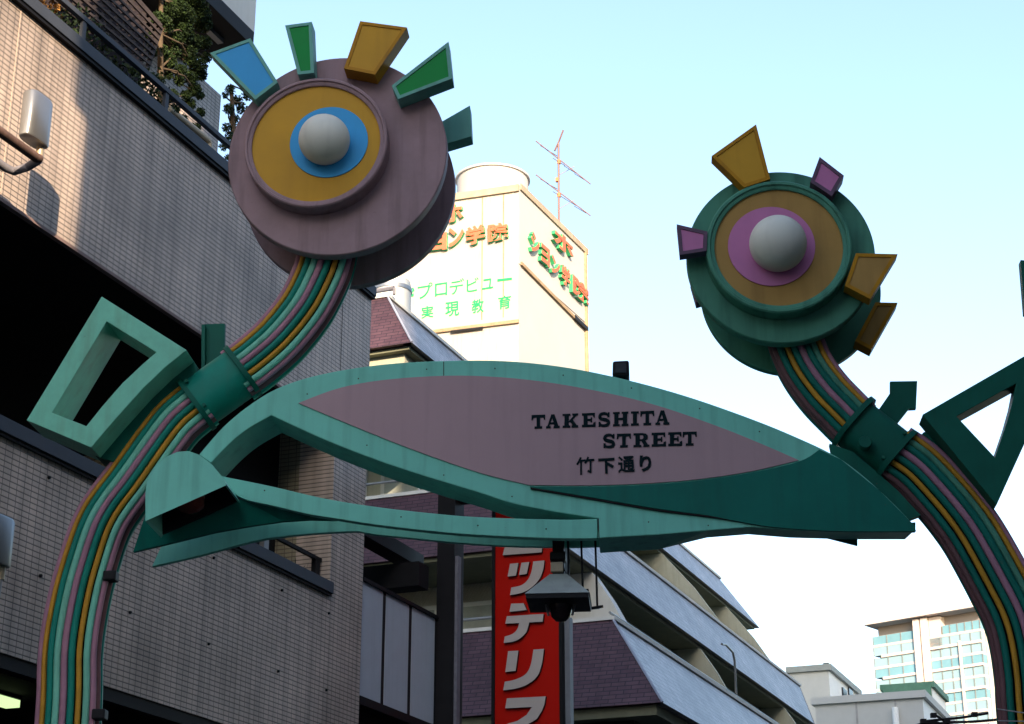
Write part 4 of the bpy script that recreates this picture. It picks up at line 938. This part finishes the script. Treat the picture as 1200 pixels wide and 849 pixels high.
# ================================================================== FAR OFFICE TOWER
FY = 620.0
f0 = at_depth(1023, 750, FY)
FT = Frame(f0.x, f0.y, R(-40.8))
ft = thing('office_tower', FT, 'distant glass office tower with cream bands and flat projecting roof', 'building')
def FO(px, py, y=0.0): return FT.y(px, py, y)
FCREAM = mat('warm_concrete', (.46, .42, .42), .7, var=.03, scale=.05); FGREY = mat('grey_penthouse', (.22, .20, .20), .7, var=.03, scale=.05)
FGL = mat('pale_blue_glass', (.20, .32, .39), .25, var=.12, scale=.08); FGL2 = mat('deep_blue_glass', (.13, .27, .35), .2, var=.15, scale=.1)
xR = FO(1151, 760).x; xm0 = FO(1078, 760).x; xm1 = FO(1087, 760).x
zR = FO(1023, 730.5).z
zg = FO(1023, 747).z; fl = (FO(1023, 770.5).z-FO(1023, 796.5).z)/2
MB().box(0.5, xR-.5, 3, 46, 0, zR-1).build('core', FGREY, ft)
MB().box(FO(1016.5, 729).x, xR+4, -3, 48, zR-1.0, zR+.9).build('roof_slab', FCREAM, ft)
for (a, b) in ((xm0-1.4, xm0+.9), (xm1-1.4, xm1+1.0)): MB().box(a, b, -1.2, 3, 0, zR-1.41).build('pier', FCREAM, ft)
MB().box(xm1+1.2, xm1+5.5, 0, 3, zg-8, zR-1.41).build('pier', FCREAM, ft)
nfl = 16
for k in range(nfl):
    z1 = zg-k*fl; z0 = z1-fl
    for (a, b) in ((0, xm0-1.41), (xm1+1.01, xR)):
        aa = a+ (5.0 if (k == 0 and a > 0) else 0)
        g = MB().box(aa, b, 0, 2.9, z0+fl*.24, z1).build('glazing_band', FGL if (k*7+int(a)) % 3 else FGL2, ft)
        nm_ = 3 if a == 0 else 5
        for j in range(nm_+1):
            xx = aa+(b-aa)*j/nm_; MB().box(xx-.16, xx+.16, -.2, -.001, z0+fl*.24, z1).build('mullion', mat('pale_mullion', (.16, .19, .2), .5), g)
    thick = (k % 2 == 1)
    MB().box(3 if thick else 0, xR, -.5 if thick else -.1, 2.9, z0, z0+fl*.239).build('spandrel', FCREAM if thick else mat('pale_spandrel', (.38, .37, .40), .6), ft)
x1_ = FO(1165, 760, 0).x
MB().box(xR+.1, xR+.8, 2.9, 44, 0, zR-1.5).build('side_wall', FCREAM, ft)
MB().box(xR-8, xR-7.2, -.9, -.3, 0, zg-6).build('pier', mat('cream_strip', (.46, .42, .4), .7), ft)

# ================================================================== LOW PALE BUILDINGS (lower right)
PGREY = mat('pale_grey_and_shaded_cladding', (.42, .43, .42), .6, var=.04, streak=.1, dirt=(.35, .33, .3)); PWHITE = mat('white_and_sunlit_cladding', (.72, .74, .74), .6, var=.03)  # grey fronts, white right faces: shade and sun put into the colours
def low_building(name, corner, left_px, right_px, Y, m0, m1, label, trim=None):
    c = at_depth(*corner, Y); F_ = Frame(c.x, c.y, STREET-math.pi/2)         # x towards +p (right), y along the street
    th_ = thing(name, F_, label, 'building')
    l_ = F_.y(left_px[0], left_px[1], 0); r_ = F_.x(right_px[0], right_px[1], 0)
    o = MB().box(l_.x, 0, 0, r_.y, 0, c.z).build('wall', [m0, m1], th_)
    for p in o.data.polygons: p.material_index = 1 if p.normal.x > .5 else 0
    MB().box(l_.x-.1, .12, -.12, r_.y+.1, c.z+.002, c.z+.22).build('parapet_cap', trim or PGREY, th_)
    return th_, F_, l_, r_, c
t1, F1, l1, r1, c1 = low_building('low_building', (971,786), (925,789), (1006,813), 66, PGREY, PWHITE, 'small pale block with stepped roof edge and little windows behind the stepped building', mat('grey_parapet', (.25, .27, .26), .5))
for px, py in ((989,817), (996,817)):
    q = F1.x(px, py, 0); f = MB().box(.002, .06, q.y-.35, q.y+.35, q.z-.4, q.z+.3).build('window', GLASS, t1)
for k in range(5):
    MB().box(-.4, -.2, 1+k*2.4, 1.25+k*2.4, c1.z+.22, c1.z+.5).build('roof_post', mat('dark_post', (.1, .12, .12), .5), t1)
t2, F2, l2, r2, c2 = low_building('low_building', (1081,818), (955,826), (1125,858), 56, PGREY, PWHITE, 'wide pale grey building with flat roof in front of the distant office tower')
for px in (1004, 1050):
    q = F2.y(px, 835, 0); MB().box(q.x-.03, q.x+.03, -.02, -.001, 0, c2.z-.01).build('cladding_joint', mat('joint_grey', (.3, .3, .3), .6), t2)
q = F2.y(1050, 835, 0); MB().tube([(q.x, -.12, 5), (q.x, -.12, F2.y(1050, 830, 0).z)], .10, 10).build('pipe', PWHITE, t2)
t3, F3, l3, r3, c3 = low_building('low_building', (1092,806), (1036,823), (1108,821), 70, PWHITE, PWHITE, 'small white building with a green flat roof edge below the office tower', mat('green_roof_edge', (.07, .16, .12), .6))
MB().box(l3.x, 0, -.14, -.125, c3.z-.5, c3.z+.18).build('green_fascia', MATS['green_roof_edge'], t3)

# overhead wires at the lower right
WIRE = BLACK
wy = 30
def W3(px, py, Y): p = at_depth(px, py, Y); return tuple(p)
def wires(lines, label, r=.018, name='overhead_wire'):
    F_ = Frame(0, 0, 0); o = thing(name, F_, label, 'wire')
    for ln in lines:
        MB().tube(spline([W3(*p, wy) for p in ln], 5), r, 6).build('wire', WIRE, o, smooth=60)
    return o
t = wires([[(1080,846),(1108,843),(1128,841),(1158,836)], [(1078,852),(1110,847),(1140,846),(1175,843)], [(1020,870),(1082,848),(1110,850),(1150,860)], [(1095,838),(1102,842),(1112,850)]], 'tangle of black overhead wires before the pale low buildings', .022)
for px, py in ((1082,846), (1094,839), (1110,846), (1142,838)):
    p = at_depth(px, py, wy); MB().box(p.x-.045, p.x+.045, p.y-.05, p.y+.05, p.z-.03, p.z+.04).build('insulator', BLACK, t)
F_ = Frame(0, 0, 0)
t = thing('overhead_wire', F_, 'two thin pale wires crossing the right pillar near the lower right corner', 'wire')
for a_, b_ in (((1168,831), (1215,838)), ((1170,845), (1215,846))):
    MB().tube([W3(*a_, 10.1), W3(*b_, 9.9)], .0035, 6).build('wire', mat('pale_wire', (.3, .3, .32), .5), t)

# ================================================================== UNSEEN BLOCKS BEHIND THE CAMERA AND ACROSS THE STREET (shaped to steer sun and shade)
W0 = LB.world(-6.3, 0, 0); cc = W0 + SUN_H*55; cn = W0 + SUN_H*17
BB = Frame(cc.x, cc.y, math.atan2(SUN_H.x, -SUN_H.y))
def block(fr, x0, x1, y0, y1, h, m, label, nfl, nwx, nwy):
    t = thing('unseen_shade_block', fr, label, 'building')
    MB().box(x0, x1, y0, y1, 0, h).build('wall', m, t)
    o = MB(); fh = h/nfl
    for k in range(nfl):
        for j in range(nwx):
            a = x0+(x1-x0)*(j+.15)/nwx; b = x0+(x1-x0)*(j+.85)/nwx
            o.box(a, b, y1+.001, y1+.04, k*fh+fh*.3, k*fh+fh*.85); o.box(a, b, y0-.04, y0-.001, k*fh+fh*.3, k*fh+fh*.85)
        for j in range(nwy):
            a = y0+(y1-y0)*(j+.15)/nwy; b = y0+(y1-y0)*(j+.85)/nwy
            o.box(x0-.04, x0-.001, a, b, k*fh+fh*.3, k*fh+fh*.85); o.box(x1+.001, x1+.04, a, b, k*fh+fh*.3, k*fh+fh*.85)
    w = o.build('windows', GLASS, t); w['kind'] = 'stuff'
    MB().box(x0-.15, x1+.15, y0-.15, y1+.15, h+.001, h+.5).build('parapet', PGREY, t)
BOUNCEWALL = mat('pale_bounce_cladding', (.6, .57, .54), .7)  # kept pale so the unseen blocks bounce light onto the gate
NBK = Frame(cn.x, cn.y, BB.ang)
block(NBK, .12, 5.5, -6, 0, 17.5, BOUNCEWALL, 'unseen slim pale block added right behind the viewer to sharpen the shadow edge', 5, 2, 2)  # added close by so the shadow edge falls sharp
block(BB, 1.0, 4.3, -14, 0, 34, BOUNCEWALL, 'unseen narrow pale block far behind the viewer, shaped for its shade', 9, 2, 4)  # heights of these three unseen blocks set by where shade should end
block(BB, 4.4, 11, -14, 0, 43, BOUNCEWALL, 'unseen middle pale block far behind the viewer, shaped for its shade', 12, 3, 4)
block(BB, 11.1, 40, -14, 0, 55, BOUNCEWALL, 'unseen widest and tallest pale block far behind the viewer, shaped for its shade', 15, 9, 4)
SIDE = Frame(LB.world(0, -12.5, 0).x, LB.world(0, -12.5, 0).y, STREET)
block(BB, -52, .95, -14, -8, 6.55+63*math.tan(SUN_EL), BOUNCEWALL, 'unseen low pale block added to the left behind the viewer to shade the lower wall', 8, 10, 3)  # added low block, height set to keep sun off the lower wall
SIDEWALL = mat('low_bounce_wall', (.09, .08, .075), .8)  # wall tone kept dark to cut bounce in the street
block(SIDE, -12, 2, -9, 0, 17, SIDEWALL, 'unseen five storey dark building across the street to the right, sized to cut skylight', 5, 5, 3)  # unseen houses opposite, height set for skylight on gate and wall
block(SIDE, 3, 30, -9, 0, 16, SIDEWALL, 'unseen four storey dark building farther along the right side, sized to cut skylight', 4, 8, 3)
